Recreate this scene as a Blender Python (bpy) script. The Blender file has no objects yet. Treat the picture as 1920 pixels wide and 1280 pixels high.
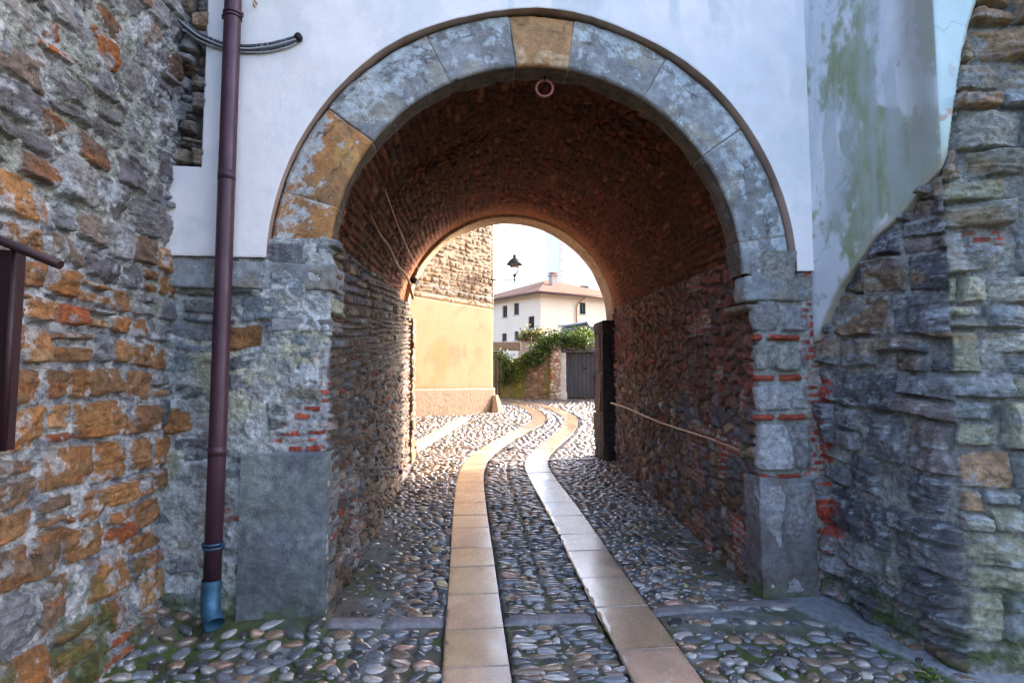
import bpy, bmesh, math, random
import numpy as np
from mathutils import Vector
random.seed(7); RNG = np.random.default_rng(11)
R_ = math.radians
sc = bpy.context.scene
C = sc.collection
# ---------------------------------------------------------------- camera, sky, sun, exposure
H = 1.75; FPX = 1067.0; SL = 0.047
PITCH = math.atan(75/FPX)
cam_d = bpy.data.cameras.new('camera'); cam = bpy.data.objects.new('camera', cam_d); C.objects.link(cam)
cam.location = (0, 0, H); cam.rotation_euler = (R_(90)+PITCH, 0, 0)
cam_d.lens = 20.0; cam_d.sensor_width = 36; cam_d.clip_end = 2000; cam_d.clip_start = .05
sc.camera = cam
SUN_AZ = 57.0      # degrees to the right of +Y
SUN_EL = 26.0
w = bpy.data.worlds.new('World'); sc.world = w; w.use_nodes = True
nt = w.node_tree; bg = nt.nodes['Background']
sky = nt.nodes.new('ShaderNodeTexSky'); sky.sky_type = 'NISHITA'; sky.sun_disc = False
sky.sun_elevation = R_(SUN_EL); sky.sun_rotation = R_(SUN_AZ); sky.altitude = 100
sky.air_density = .75; sky.dust_density = 5; sky.ozone_density = 1.0
nt.links.new(sky.outputs[0], bg.inputs[0]); bg.inputs[1].default_value = 0.15
sd = bpy.data.lights.new('sun', 'SUN'); so = bpy.data.objects.new('sun', sd); C.objects.link(so)
sd.energy = 2.1; sd.angle = R_(.5); sd.color = (1, .86, .68)
sdir = Vector((math.sin(R_(SUN_AZ))*math.cos(R_(SUN_EL)), math.cos(R_(SUN_AZ))*math.cos(R_(SUN_EL)), math.sin(R_(SUN_EL))))
so.rotation_euler = sdir.to_track_quat('Z', 'Y').to_euler(); so.location = (5, 10, 20)
sc.view_settings.view_transform = 'Standard'; sc.view_settings.look = 'None'
sc.view_settings.exposure = 3.0; sc.view_settings.gamma = 1
sc.render.engine = 'CYCLES'
sc.cycles.use_denoising = True
sc.cycles.max_bounces = 8; sc.cycles.diffuse_bounces = 5; sc.cycles.glossy_bounces = 3
sc.cycles.caustics_reflective = False; sc.cycles.caustics_refractive = False
sc.cycles.sample_clamp_indirect = 6

# ---------------------------------------------------------------- pixel -> ray helpers (to read places off the photo)
def ray(px, py):
    x = (px-960)/FPX; v = -(py-640)/FPX
    d = np.array([x, math.cos(PITCH)-math.sin(PITCH)*v, math.sin(PITCH)+math.cos(PITCH)*v]); return d/d[1]
def G(px, py):
    d = ray(px, py); t = H/(SL-d[2]); return np.array([d[0]*t, t, SL*t])
def P(px, py, Y):
    d = ray(px, py)*Y; return np.array([d[0], Y, H+d[2]])
def gz(y):
    y = np.asarray(y, float); return SL*np.clip(y, -6, 30)
PL = np.array([-1.2409, 3.8492]); UX = np.array([.99294, .11858]); NX = np.array([-.11858, .99294])
def F(u, w_, z):   # gate frame: u along the facade, w into the tunnel, z up
    u = np.asarray(u, float); w_ = np.asarray(w_, float); z = np.asarray(z, float)
    u, w_, z = np.broadcast_arrays(u, w_, z)
    return np.stack([PL[0]+UX[0]*u+NX[0]*w_, PL[1]+UX[1]*u+NX[1]*w_, z], -1)
def FN(a, b, c):   # direction in the gate frame
    a, b, c = np.broadcast_arrays(np.asarray(a, float), np.asarray(b, float), np.asarray(c, float))
    return np.stack([UX[0]*a+NX[0]*b, UX[1]*a+NX[1]*b, c], -1)

# ---------------------------------------------------------------- numpy noise
M32 = np.uint64(0xffffffff)
def _h(a, b, s):
    x = (a.astype(np.int64)*374761393+b.astype(np.int64)*668265263+int(s)*1446651).astype(np.uint64) & M32
    x = ((x ^ (x >> np.uint64(13)))*np.uint64(1274126177)) & M32
    x = ((x ^ (x >> np.uint64(16)))*np.uint64(2246822519)) & M32
    return ((x ^ (x >> np.uint64(15))) & M32).astype(np.float64)/4294967296.0
def rnd(i, k):
    i = np.asarray(i); return _h(i, i*0+k*17+3, 91+k)
def vn(x, y, s=0):
    x, y = np.broadcast_arrays(np.asarray(x, float), np.asarray(y, float))
    xi = np.floor(x); yi = np.floor(y); fx = x-xi; fy = y-yi
    fx = fx*fx*fx*(fx*(fx*6-15)+10); fy = fy*fy*fy*(fy*(fy*6-15)+10)
    a = _h(xi, yi, s); b = _h(xi+1, yi, s); c = _h(xi, yi+1, s); d = _h(xi+1, yi+1, s)
    return (a+(b-a)*fx)*(1-fy)+(c+(d-c)*fx)*fy
def fbm(x, y, s=0, o=4, g=.5):
    t = 0; a = 1; n = 0
    for i in range(o):
        t = t+a*vn(x*2**i+13.7*i, y*2**i-7.3*i, s+i*7); n += a; a *= g
    return t/n
def ridg(x, y, s=0, o=3):
    t = 0; a = 1; n = 0
    for i in range(o):
        t = t+a*(1-abs(2*vn(x*2**i+5.1*i, y*2**i+3.3*i, s+i*5)-1)); n += a; a *= .5
    return t/n
def ss(a, b, x):
    t = np.clip((x-a)/(b-a), 0, 1); return t*t*(3-2*t)
def mixc(a, b, t):
    return np.asarray(a)*(1-t[..., None])+np.asarray(b)*t[..., None]

# ---------------------------------------------------------------- stone layouts
def coursed(u, v, seed, rh=(.1, .2), cw=(.15, .4), warp=.02, split=.2, R=.035, rows=None, wf=3.0):
    uw = u+warp*2*(fbm(u*wf, v*wf, seed+1, 3)-.5)*2; vw = v+warp*2*(fbm(u*wf*.8, v*wf, seed+2, 3)-.5)*2
    g = np.random.default_rng(seed)
    if rows is None:
        rb = [float(v.min())-.6]
        while rb[-1] < v.max()+.6: rb.append(rb[-1]+g.uniform(*rh))
    else: rb = rows
    rb = np.array(rb); r = np.clip(np.searchsorted(rb, vw)-1, 0, len(rb)-2)
    d = np.full(u.shape, -.02); rid = np.zeros(u.shape, np.int64); cu = np.zeros(u.shape); cv = np.zeros(u.shape)
    for k in range(len(rb)-1):
        cb = [float(u.min())-1-g.uniform(0, .3)]; hgt = rb[k+1]-rb[k]
        while cb[-1] < u.max()+1: cb.append(cb[-1]+g.uniform(*cw)*(.6+.5*hgt/np.mean(rh) if rows is None else 1))
        m = r == k
        if not m.any(): continue
        cb = np.array(cb); um = uw[m]; vm = vw[m]
        ci = np.clip(np.searchsorted(cb, um)-1, 0, len(cb)-2)
        x0 = cb[ci]; x1 = cb[ci+1]; z0 = np.full(um.shape, rb[k]); z1 = np.full(um.shape, rb[k+1])
        base = k*1000+ci*4+seed*100003
        sp = (rnd(base, 9) < split) & (hgt > .09)
        t = z0+(z1-z0)*(.35+.3*rnd(base, 8)); up = sp & (vm > t); lo = sp & ~up
        z0 = np.where(up, t, z0); z1 = np.where(lo, t, z1); idd = base+np.where(up, 1, 0)+np.where(lo, 2, 0)
        j = .004+.008*rnd(idd, 7)
        dx = np.minimum(um-x0, x1-um)-j; dz = np.minimum(vm-z0, z1-vm)-j
        rr = np.minimum(R*(.4+rnd(idd, 6)), np.minimum(x1-x0, z1-z0)*.4)
        dd = np.where((dx < rr) & (dz < rr), rr-np.hypot(rr-dx, rr-dz), np.minimum(dx, dz))
        d[m] = dd; rid[m] = idd; cu[m] = (x0+x1)/2; cv[m] = (z0+z1)/2
    return d, rid, cu, cv
def voro(u, v, seed, su=.15, sv=.1, jit=.8, warp=.01):
    x = (u+warp*2*(fbm(u*6, v*6, seed+1, 2)-.5)*2)/su; y = (v+warp*2*(fbm(u*6, v*6, seed+2, 2)-.5)*2)/sv
    x = x+.5*np.mod(np.floor(y), 2)*0
    xi = np.floor(x); yi = np.floor(y)
    F1 = np.full(u.shape, 9.); F2 = F1.copy(); s1 = [x*0, x*0]; s2 = [x*0, x*0]; rid = np.zeros(u.shape, np.int64)
    for a in (-1, 0, 1):
        for b in (-1, 0, 1):
            ci = xi+a; cj = yi+b
            px = ci+.5+jit*(_h(ci, cj, seed+5)-.5); py = cj+.5+jit*(_h(ci, cj, seed+6)-.5)
            q = (x-px)**2+(y-py)**2; n1 = q < F1; n2 = (~n1) & (q < F2)
            for k, pv in ((0, px), (1, py)):
                s2[k] = np.where(n1, s1[k], np.where(n2, pv, s2[k])); s1[k] = np.where(n1, pv, s1[k])
            F2 = np.where(n1, F1, np.where(n2, q, F2)); F1 = np.where(n1, q, F1)
            rid = np.where(n1, (ci.astype(np.int64)+5000)*10007+cj.astype(np.int64)+5000+seed*31, rid)
    dist = (F2-F1)/(2*np.hypot(s1[0]-s2[0], s1[1]-s2[1])+1e-6)
    return dist*math.sqrt(su*sv)-.005, rid, s1[0]*su, s1[1]*sv
def relief(u, v, L, seed, dep=.03, bev=.02, rough=.012, tilt=.15, strata=0., cover=0., mort=.008, sv=18, facet=0., crust=0.):
    d, rid, cu, cv = L
    p = ss(0, 1, d/bev)
    n1 = fbm(u*9+rnd(rid, 3)*50, v*sv+rnd(rid, 4)*50, seed+3, 4)-.5
    n2 = ridg(u*14, v*14+rnd(rid, 5)*9, seed+4, 3)-.5
    fac = 1e3
    if facet:
        jx, jy = u-cu+.02*(fbm(u*12, v*12, seed+40, 3)-.5), v-cv+.02*(fbm(u*12, v*12, seed+41, 3)-.5)
        for k in range(3):
            an = rnd(rid, 50+k)*6.283; sl = facet*(.3+rnd(rid, 60+k)); fac = np.minimum(fac, .010+.014*rnd(rid, 70+k)-sl*(jx*np.cos(an)+jy*np.sin(an)))
        fac = np.clip(fac, -.05, .05)
    else: fac = 0
    hs = fac+dep*(.45+.9*rnd(rid, 1))+tilt*((u-cu)*(rnd(rid, 10)-.5)+(v-cv)*(rnd(rid, 11)-.5))+rough*(1.6*n1+.9*n2)
    if strata:
        q = (v+.3*(rnd(rid, 12)-.5)*u+.03*fbm(u*5, v*5, seed+8, 2))*38
        hs = hs+strata*(abs(vn(u*2, q, seed+6)-.5)*-1.6+.4+.6*(vn(u*4, q*2.1, seed+7)-.5))*(rnd(rid, 13) > .35)
    hs = hs*p-(1-p)*.03
    hm = mort*2*(fbm(u*26, v*26, seed+20, 3)-.5)*1.5+.006*(fbm(u*6, v*6, seed+22, 2)-.5)+cover+crust*(ridg(u*30, v*30, seed+24, 3)-.5)
    mask = ss(-.002, .003, hs-hm)
    return np.maximum(hs, hm), mask
def palcol(rid, pal, k=2):
    c = np.array([q[:3] for q in pal]); wt = np.cumsum([q[3] for q in pal]); wt = wt/wt[-1]
    i = np.clip(np.searchsorted(wt, rnd(rid, k)), 0, len(c)-1)
    return c[i]*(.75+.5*rnd(rid, k+20))[..., None]
def vary(col, u, v, s, a=.5, f=10, sv=1.):
    return col*(1-a/2+a*fbm(u*f, v*f*sv, s, 4))[..., None]

# ---------------------------------------------------------------- mesh makers
def link(o, parent=None):
    C.objects.link(o)
    if parent is not None: o.parent = parent
    return o
def mk(name, V, Q, mat, parent=None, col=None, smooth=True):
    V = np.asarray(V, np.float32).reshape(-1, 3); Q = np.asarray(Q, np.int32)
    me = bpy.data.meshes.new(name); n = Q.shape[1]
    me.vertices.add(len(V)); me.vertices.foreach_set('co', V.ravel())
    me.loops.add(Q.size); me.loops.foreach_set('vertex_index', Q.ravel())
    me.polygons.add(len(Q)); me.polygons.foreach_set('loop_start', np.arange(0, Q.size, n, dtype=np.int32))
    me.polygons.foreach_set('loop_total', np.full(len(Q), n, np.int32))
    me.polygons.foreach_set('use_smooth', np.full(len(Q), smooth, bool))
    if col is not None:
        at = me.color_attributes.new('Col', 'FLOAT_COLOR', 'POINT'); c = np.ones((len(V), 4), np.float32)
        cc = np.asarray(col, np.float32).reshape(len(V), -1); c[:, :cc.shape[1]] = cc
        at.data.foreach_set('color', c.ravel())
    me.update(calc_edges=True); me.materials.append(mat)
    return link(bpy.data.objects.new(name, me), parent)
def gridq(nu, nv, keep=None, flip=False):
    i = np.arange(nu*nv).reshape(nu, nv)
    q = np.stack([i[:-1, :-1], i[1:, :-1], i[1:, 1:], i[:-1, 1:]], -1)
    if flip: q = q[..., ::-1]
    return q[keep] if keep is not None else q.reshape(-1, 4)
def sheet(name, B, N, h, col, mat, parent=None, keep=None, flip=False, mask=None):
    V = B+N*h[..., None]
    if mask is not None: col = np.concatenate([np.clip(col, 0, 1), mask[..., None]], -1)
    return mk(name, V, gridq(V.shape[0], V.shape[1], keep, flip), mat, parent, col)
def path2(pts, step, rad=.03):
    """plan polyline with rounded corners -> dense points, left-hand normals, arclength"""
    pts = [np.array(p, float) for p in pts]; out = []
    for i, p in enumerate(pts):
        if i in (0, len(pts)-1): out.append(p); continue
        a = pts[i-1]-p; b = pts[i+1]-p; a /= np.linalg.norm(a); b /= np.linalg.norm(b)
        for t in np.linspace(0, 1, 6): out.append((1-t)**2*(p+a*rad)+2*t*(1-t)*p+t*t*(p+b*rad))
    out = np.array(out); s = np.r_[0, np.cumsum(np.linalg.norm(np.diff(out, axis=0), axis=1))]
    n = int(s[-1]/step)+2; si = np.linspace(0, s[-1], n)
    q = np.stack([np.interp(si, s, out[:, k]) for k in (0, 1)], -1)
    t = np.gradient(q, axis=0); k = max(1, int(rad/step))
    if k > 1: t = np.stack([np.convolve(np.pad(t[:, j], k, 'edge'), np.ones(2*k+1)/(2*k+1), 'valid') for j in (0, 1)], -1)
    t /= np.linalg.norm(t, axis=1)[:, None]
    return q, np.stack([t[:, 1], -t[:, 0]], -1), si     # normal to the right of travel
class MB:
    def __init__(s): s.bm = bmesh.new()
    def box(s, c, d, rz=0, bev=0):
        c = Vector(c); v = []
        for x in (-1, 1):
            for y in (-1, 1):
                for z in (-1, 1):
                    a = x*d[0]/2; b = y*d[1]/2
                    v.append(s.bm.verts.new((c.x+a*math.cos(rz)-b*math.sin(rz), c.y+a*math.sin(rz)+b*math.cos(rz), c.z+z*d[2]/2)))
        fs = [s.bm.faces.new([v[i] for i in f]) for f in ((0, 1, 3, 2), (4, 6, 7, 5), (0, 4, 5, 1), (2, 3, 7, 6), (0, 2, 6, 4), (1, 5, 7, 3))]
        if bev: bmesh.ops.bevel(s.bm, geom=list({e for f in fs for e in f.edges}), offset=bev, segments=2, affect='EDGES', profile=.5)
        return s
    def tube(s, pts, r, n=12, cap=True):
        pts = [Vector(p) for p in pts]; rs = r if hasattr(r, '__len__') else [r]*len(pts); rings = []
        up = Vector((0, 0, 1)); prev = None
        for i, p in enumerate(pts):
            t = (pts[min(i+1, len(pts)-1)]-pts[max(i-1, 0)]).normalized()
            if prev is None: a = t.cross(up if abs(t.z) < .95 else Vector((1, 0, 0))).normalized()
            else: a = (prev-t*prev.dot(t)).normalized()
            prev = a; b = t.cross(a)
            rings.append([s.bm.verts.new(p+(a*math.cos(2*math.pi*k/n)+b*math.sin(2*math.pi*k/n))*rs[i]) for k in range(n)])
        for i in range(len(rings)-1):
            for k in range(n):
                f = s.bm.faces.new([rings[i][k], rings[i][(k+1) % n], rings[i+1][(k+1) % n], rings[i+1][k]]); f.smooth = True
        if cap: s.bm.faces.new(rings[0][::-1]); s.bm.faces.new(rings[-1])
        return s
    def lathe(s, c, prof, n=16, sq=False):
        return s.tube_rings([(Vector((c[0], c[1], c[2]+z)), r) for r, z in prof], n, sq)
    def tube_rings(s, pr, n, sq):
        rings = []
        for c, r in pr:
            rings.append([s.bm.verts.new(c+Vector((math.cos(2*math.pi*(k+.5)/n), math.sin(2*math.pi*(k+.5)/n), 0))*r) for k in range(n)])
        for i in range(len(rings)-1):
            for k in range(n):
                f = s.bm.faces.new([rings[i][k], rings[i][(k+1) % n], rings[i+1][(k+1) % n], rings[i+1][k]]); f.smooth = not sq
        s.bm.faces.new(rings[0][::-1]); s.bm.faces.new(rings[-1]); return s
    def poly(s, pts):
        return s.bm.faces.new([s.bm.verts.new(p) for p in pts])
    def prism(s, pts, z0, z1):
        a = [s.bm.verts.new((p[0], p[1], z0 if not hasattr(z0, '__len__') else z0[i])) for i, p in enumerate(pts)]
        b = [s.bm.verts.new((p[0], p[1], z1 if not hasattr(z1, '__len__') else z1[i])) for i, p in enumerate(pts)]
        s.bm.faces.new(a[::-1]); s.bm.faces.new(b)
        for i in range(len(a)):
            j = (i+1) % len(a); s.bm.faces.new([a[i], a[j], b[j], b[i]])
        return s
    def build(s, name, mat, parent=None):
        bmesh.ops.recalc_face_normals(s.bm, faces=s.bm.faces)
        me = bpy.data.meshes.new(name); s.bm.to_mesh(me); s.bm.free(); me.materials.append(mat)
        return link(bpy.data.objects.new(name, me), parent)
def thing(name, label, cat, loc=(0, 0, 0), group=None):
    o = bpy.data.objects.new(name, None); link(o); o.location = loc; o['label'] = label; o['category'] = cat
    o.empty_display_size = .2
    if group: o['group'] = group
    bpy.context.view_layer.update()
    return o
def adopt(root):
    """children were made in world coordinates: keep them there"""
    inv = root.matrix_basis.inverted()
    for c in [o for o in C.objects if o.parent == root]: c.matrix_parent_inverse = inv
def tag(o, label, cat, group=None):
    o['label'] = label; o['category'] = cat
    if group: o['group'] = group
    return o
def struct(o, k='structure'): o['kind'] = k; return o

# ---------------------------------------------------------------- materials
def newmat(name):
    m = bpy.data.materials.new(name); m.use_nodes = True; return m, m.node_tree.nodes, m.node_tree.links, m.node_tree.nodes['Principled BSDF']
def noise(n, l, co, scale, detail=4, rough=.6):
    t = n.new('ShaderNodeTexNoise'); t.inputs['Scale'].default_value = scale; t.inputs['Detail'].default_value = detail
    t.inputs['Roughness'].default_value = rough; l.new(co, t.inputs['Vector']); return t.outputs['Fac']
def ramp(n, l, src, a, b, lo, hi):
    r = n.new('ShaderNodeMapRange'); r.inputs[1].default_value = a; r.inputs[2].default_value = b
    r.inputs[3].default_value = lo; r.inputs[4].default_value = hi; l.new(src, r.inputs[0]); return r.outputs[0]
def attr_mat(name, rough=(.75, .95), bump=.3, bs=60, var=(.7, 1.3), vs=25, spec=.35, mrough=None, bdist=.01, fine=(.75, 1.25), chip=0):
    """colour from the mesh's own stone colours, broken up by fine noise; alpha = stone mask"""
    m, n, l, b = newmat(name)
    a = n.new('ShaderNodeAttribute'); a.attribute_name = 'Col'
    co = n.new('ShaderNodeTexCoord').outputs['Object']
    f1 = noise(n, l, co, vs, 6, .65); f2 = noise(n, l, co, bs, 6, .7); f3 = noise(n, l, co, bs*4, 3, .6)
    mul = n.new('ShaderNodeVectorMath'); mul.operation = 'SCALE'; l.new(a.outputs['Color'], mul.inputs[0])
    mm = n.new('ShaderNodeMath'); mm.operation = 'MULTIPLY'; l.new(ramp(n, l, f1, .3, .7, *var), mm.inputs[0]); l.new(ramp(n, l, f3, .3, .7, *fine), mm.inputs[1])
    l.new(mm.outputs[0], mul.inputs['Scale']); l.new(mul.outputs[0], b.inputs['Base Color'])
    rr = ramp(n, l, f2, .3, .7, *rough)
    l.new(rr, b.inputs['Roughness']); b.inputs['Specular IOR Level'].default_value = spec
    ad = n.new('ShaderNodeMath'); ad.operation = 'ADD'; l.new(f2, ad.inputs[0]); l.new(ramp(n, l, f3, 0, 1, 0, .5), ad.inputs[1])
    src = ad.outputs[0]
    if chip:
        ofs = n.new('ShaderNodeTexNoise'); ofs.inputs['Scale'].default_value = bs*.5; l.new(co, ofs.inputs['Vector'])
        va = n.new('ShaderNodeVectorMath'); va.operation = 'MULTIPLY_ADD'; l.new(ofs.outputs['Color'], va.inputs[0]); va.inputs[1].default_value = (.05,)*3; l.new(co, va.inputs[2])
        for sc2, amt in ((chip, .9), (chip*2.7, .45)):
            vo = n.new('ShaderNodeTexVoronoi'); vo.inputs['Scale'].default_value = sc2; l.new(va.outputs[0], vo.inputs['Vector'])
            m2 = n.new('ShaderNodeMath'); m2.operation = 'MULTIPLY_ADD'; l.new(vo.outputs['Distance'], m2.inputs[0]); m2.inputs[1].default_value = amt; l.new(src, m2.inputs[2]); src = m2.outputs[0]
    bp = n.new('ShaderNodeBump'); bp.inputs['Strength'].default_value = bump; bp.inputs['Distance'].default_value = bdist
    l.new(src, bp.inputs['Height']); l.new(bp.outputs[0], b.inputs['Normal'])
    return m
def plain(name, c, rough=.6, metal=0, var=.25, vs=8, bump=.15, bs=40, c2=None, spec=.5, stretch=None, bdist=.005):
    m, n, l, b = newmat(name)
    co = n.new('ShaderNodeTexCoord').outputs['Object']
    if stretch:
        mp = n.new('ShaderNodeMapping'); mp.inputs['Scale'].default_value = stretch; l.new(co, mp.inputs[0]); co = mp.outputs[0]
    f = noise(n, l, co, vs, 6, .65)
    mx = n.new('ShaderNodeMix'); mx.data_type = 'RGBA'; l.new(ramp(n, l, f, .35, .65, 0, 1), mx.inputs[0])
    c2 = c2 or tuple(x*(1-var) for x in c)
    mx.inputs[6].default_value = (*c, 1); mx.inputs[7].default_value = (*c2, 1); l.new(mx.outputs[2], b.inputs['Base Color'])
    l.new(ramp(n, l, f, .3, .7, max(0, rough-.1), min(1, rough+.1)), b.inputs['Roughness'])
    b.inputs['Metallic'].default_value = metal; b.inputs['Specular IOR Level'].default_value = spec
    if bump:
        bp = n.new('ShaderNodeBump'); bp.inputs['Strength'].default_value = bump; bp.inputs['Distance'].default_value = bdist
        l.new(noise(n, l, co, bs, 5, .65), bp.inputs['Height']); l.new(bp.outputs[0], b.inputs['Normal'])
    return m
MW = attr_mat('rubble_masonry', (.5, .9), 1.0, 42, (.5, 1.5), 24, .35, bdist=.015, fine=(.65, 1.35), chip=16)
MV = attr_mat('vault_masonry', (.7, .95), .9, 35, (.55, 1.45), 18, .2, bdist=.012, chip=14)
MA = attr_mat('dressed_stone', (.5, .9), .8, 30, (.68, 1.32), 16, .35, bdist=.008, chip=9)
MP = attr_mat('lime_plaster', (.8, .95), .22, 14, (.94, 1.05), 6, .2, bdist=.006, fine=(.98, 1.02))
MC = attr_mat('river_cobble', (.14, .36), .15, 60, (.8, 1.2), 40, .6, bdist=.003)
MG = attr_mat('bedding_mortar', (.45, .9), .7, 50, (.65, 1.3), 25, .4, bdist=.01)
MS = attr_mat('smooth_slab', (.2, .34), .2, 70, (.85, 1.12), 30, .6, bdist=.002, fine=(.92, 1.08))
for m_, cw_, cr_ in ((MS, .8, .14), (MC, .45, .14)):
    b_ = m_.node_tree.nodes['Principled BSDF']; b_.inputs['Coat Weight'].default_value = cw_; b_.inputs['Coat Roughness'].default_value = cr_
MPIPE = plain('painted_downpipe', (.085, .036, .052), .45, .2, c2=(.045, .02, .033), vs=9, bump=.35, bs=25, stretch=(1, 1, .35), bdist=.004)
MBOOT = plain('blue_patina_iron', (.05, .16, .26), .45, .4, c2=(.03, .07, .12), vs=10)
MCABLE = plain('grey_cable', (.07, .08, .1), .5, var=.3)
MCABLEW = plain('pale_cable', (.45, .45, .47), .5, var=.2)
MIRON = plain('dark_iron', (.02, .02, .022), .5, .5, var=.4)
MDARK = plain('brown_painted_metal', (.028, .008, .012), .55, .3, var=.4)
MRING = plain('red_iron_ring', (.42, .13, .12), .5, .2, var=.3)
MWOOD = plain('weathered_pole', (.3, .19, .11), .7, c2=(.16, .09, .05), vs=9, stretch=(1, 1, 4))
MRUST = plain('rusted_bar', (.5, .3, .2), .5, .2, c2=(.3, .15, .09), vs=15)

# ---------------------------------------------------------------- palettes (albedo)
GREY = (.18, .18, .195); GREYD = (.10, .10, .11); GREYB = (.24, .25, .27); OCH = (.30, .145, .055); RUST = (.30, .085, .03)
BRN = (.16, .085, .05); TAN = (.32, .23, .15); BRICK = (.36, .07, .042); PALE = (.40, .37, .36); VIO = (.2, .165, .19)
def moss(col, m, c=(.055, .085, .012)): return mixc(col, np.array(c), np.clip(m, 0, 1))

# ================================================================ GROUND
TL = [(894, 1290), (891, 1250), (889, 1150), (885, 1045), (881, 960), (881, 890), (890, 867), (917, 842), (972, 811), (1004, 796), (1013, 784), (996, 767), (962, 756), (925, 750)]
TR = [(1262, 1290), (1240, 1250), (1170, 1150), (1108, 1045), (1065, 970), (1022, 905), (1001, 872), (1004, 858), (1022, 842), (1058, 813), (1072, 794), (1070, 782), (1044, 768), (1002, 757), (955, 750)]
def curve(px):
    g = np.array([G(*p)[:2] for p in px]); g = g[np.argsort(g[:, 1])]
    g = np.vstack([[g[0, 0]-(g[1, 0]-g[0, 0])/(g[1, 1]-g[0, 1])*(g[0, 1]+2), -2], g])
    y = np.linspace(-2, g[-1, 1], 1200); x = np.interp(y, g[:, 0]*0+g[:, 1], g[:, 0])
    for k in range(3):
        wd = 25; x = np.convolve(np.pad(x, wd, 'reflect', reflect_type='odd'), np.ones(2*wd+1)/(2*wd+1), 'valid')
    return x, y
cL = curve(TL); cR = curve(TR)
TW = .19
def tx(c, y): return np.interp(y, c[1], c[0])
def tnorm(c, y): e = .05; return (tx(c, y+e)-tx(c, y-e))/(2*e)
def track_d(x, y):
    """distance outside the nearest track edge (negative = on a slab)"""
    d = 9
    for c in (cL, cR): d = np.minimum(d, abs(x-tx(c, y))/np.sqrt(1+tnorm(c, y)**2)-TW)
    return np.where(np.asarray(y) > cL[1][-1]-.1, 9, d)
def base_x(y):   # left / right limits of the paving (wall faces)
    y = np.asarray(y, float); w_ = y-3.85
    l = np.where(y < 3.75, np.interp(y, [-2, 1.6, 3.8], [-1.7, -2.05, -2.3]), np.interp(y, [3.75, 9.68], [-1.24, -1.63])-.0)
    r = np.where(y < 4.22, np.interp(y, [-2, 3.2, 3.31, 4.25], [4.5, 4.5, 2.6, 2.2]), np.interp(y, [4.2, 9.68], [1.86, 1.75]))
    l = np.where(y > 9.7, -9, l); r = np.where(y > 9.7, 9, r)
    return l, r
def band_d(x, y):    # signed distance inside the cross kerb bands
    yb = 3.80+(x+1.24)*.055+.03*np.sin(x*2)
    return np.abs(y-yb)
# bands of long kerb stones across the road at the gate and at its far end
KA = G(781, 849); KB = G(877, 789)
def raised(x, y):
    k = (y-KA[1])/(KB[1]-KA[1]); xl = KA[0]+(KB[0]-KA[0])*k
    return np.where((x < xl-.12) & (y > 9.72) & (y < KB[1]+.4), .11, 0.)*1.0
def ground_h(x, y):
    n = fbm(x*1.3, y*1.3, 5, 3)-.5
    rise = .10*ss(.35, 0, x+2.25)*(y < 3.85)+.07*ss(.3, 0, 3.72-y)*(x < -1.2)*(y < 3.9)
    return gz(y)-.012+.03*n*(np.asarray(y) < 9)+rise+raised(x, y)
ys = np.r_[np.arange(-3, 0, .12), np.arange(0, 4.6, .014), np.arange(4.6, 10, .03), np.arange(10, 26, .12), np.geomspace(26, 420, 30)]
xs = np.r_[-np.geomspace(3, 320, 26)[::-1], np.arange(-2.95, 3.0, .014), np.geomspace(3, 320, 26)]
Xg, Yg = np.meshgrid(xs, ys, indexing='ij')
hg = ground_h(Xg, Yg)
fine = (np.abs(Xg) < 3)
hg = hg+fine*(.010*(fbm(Xg*30, Yg*30, 31, 3)-.5)+.006*(fbm(Xg*9, Yg*9, 33, 2)-.5))
hg = hg-.03*(track_d(Xg, Yg) < .01)*fine
c0 = np.array([.125, .105, .085]); c1 = np.array([.20, .205, .22])
cg = mixc(c0, c1, ss(.4, .62, fbm(Xg*2.3, Yg*2.3, 41, 4)))
cg = vary(cg, Xg, Yg, 43, .8, 18)
front = ss(4.1, 3.5, Yg)
mo = front*ss(.44, .58, fbm(Xg*2.7, Yg*2.7, 47, 4)+.16*ss(1.3, 2.1, abs(Xg))+.0)
mo = np.maximum(mo, .55*ss(.5, .62, fbm(Xg*3.2, Yg*3.2, 49, 3))*(np.abs(Xg) < 2)*(Yg < 7))
cg = moss(cg, mo*.95, (.05, .075, .012))
# cement strip along the right-hand wall foot
rd = (2.2+(4.2-Yg)*.5)-Xg
strip = ss(.34, .28, rd)*(Yg < 4.3)*(Xg > 1.5)*(Yg > 1)
cg = mixc(cg, np.array([.235, .25, .27]), strip*(1-.75*ss(.5, .6, fbm(Xg*5, Yg*5, 52, 3))*ss(.1, .3, rd))); hg = hg+.018*strip
o = sheet('ground', np.stack([Xg, Yg, hg*0], -1), np.array([0, 0, 1.]), hg, cg, MG); struct(o)

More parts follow.
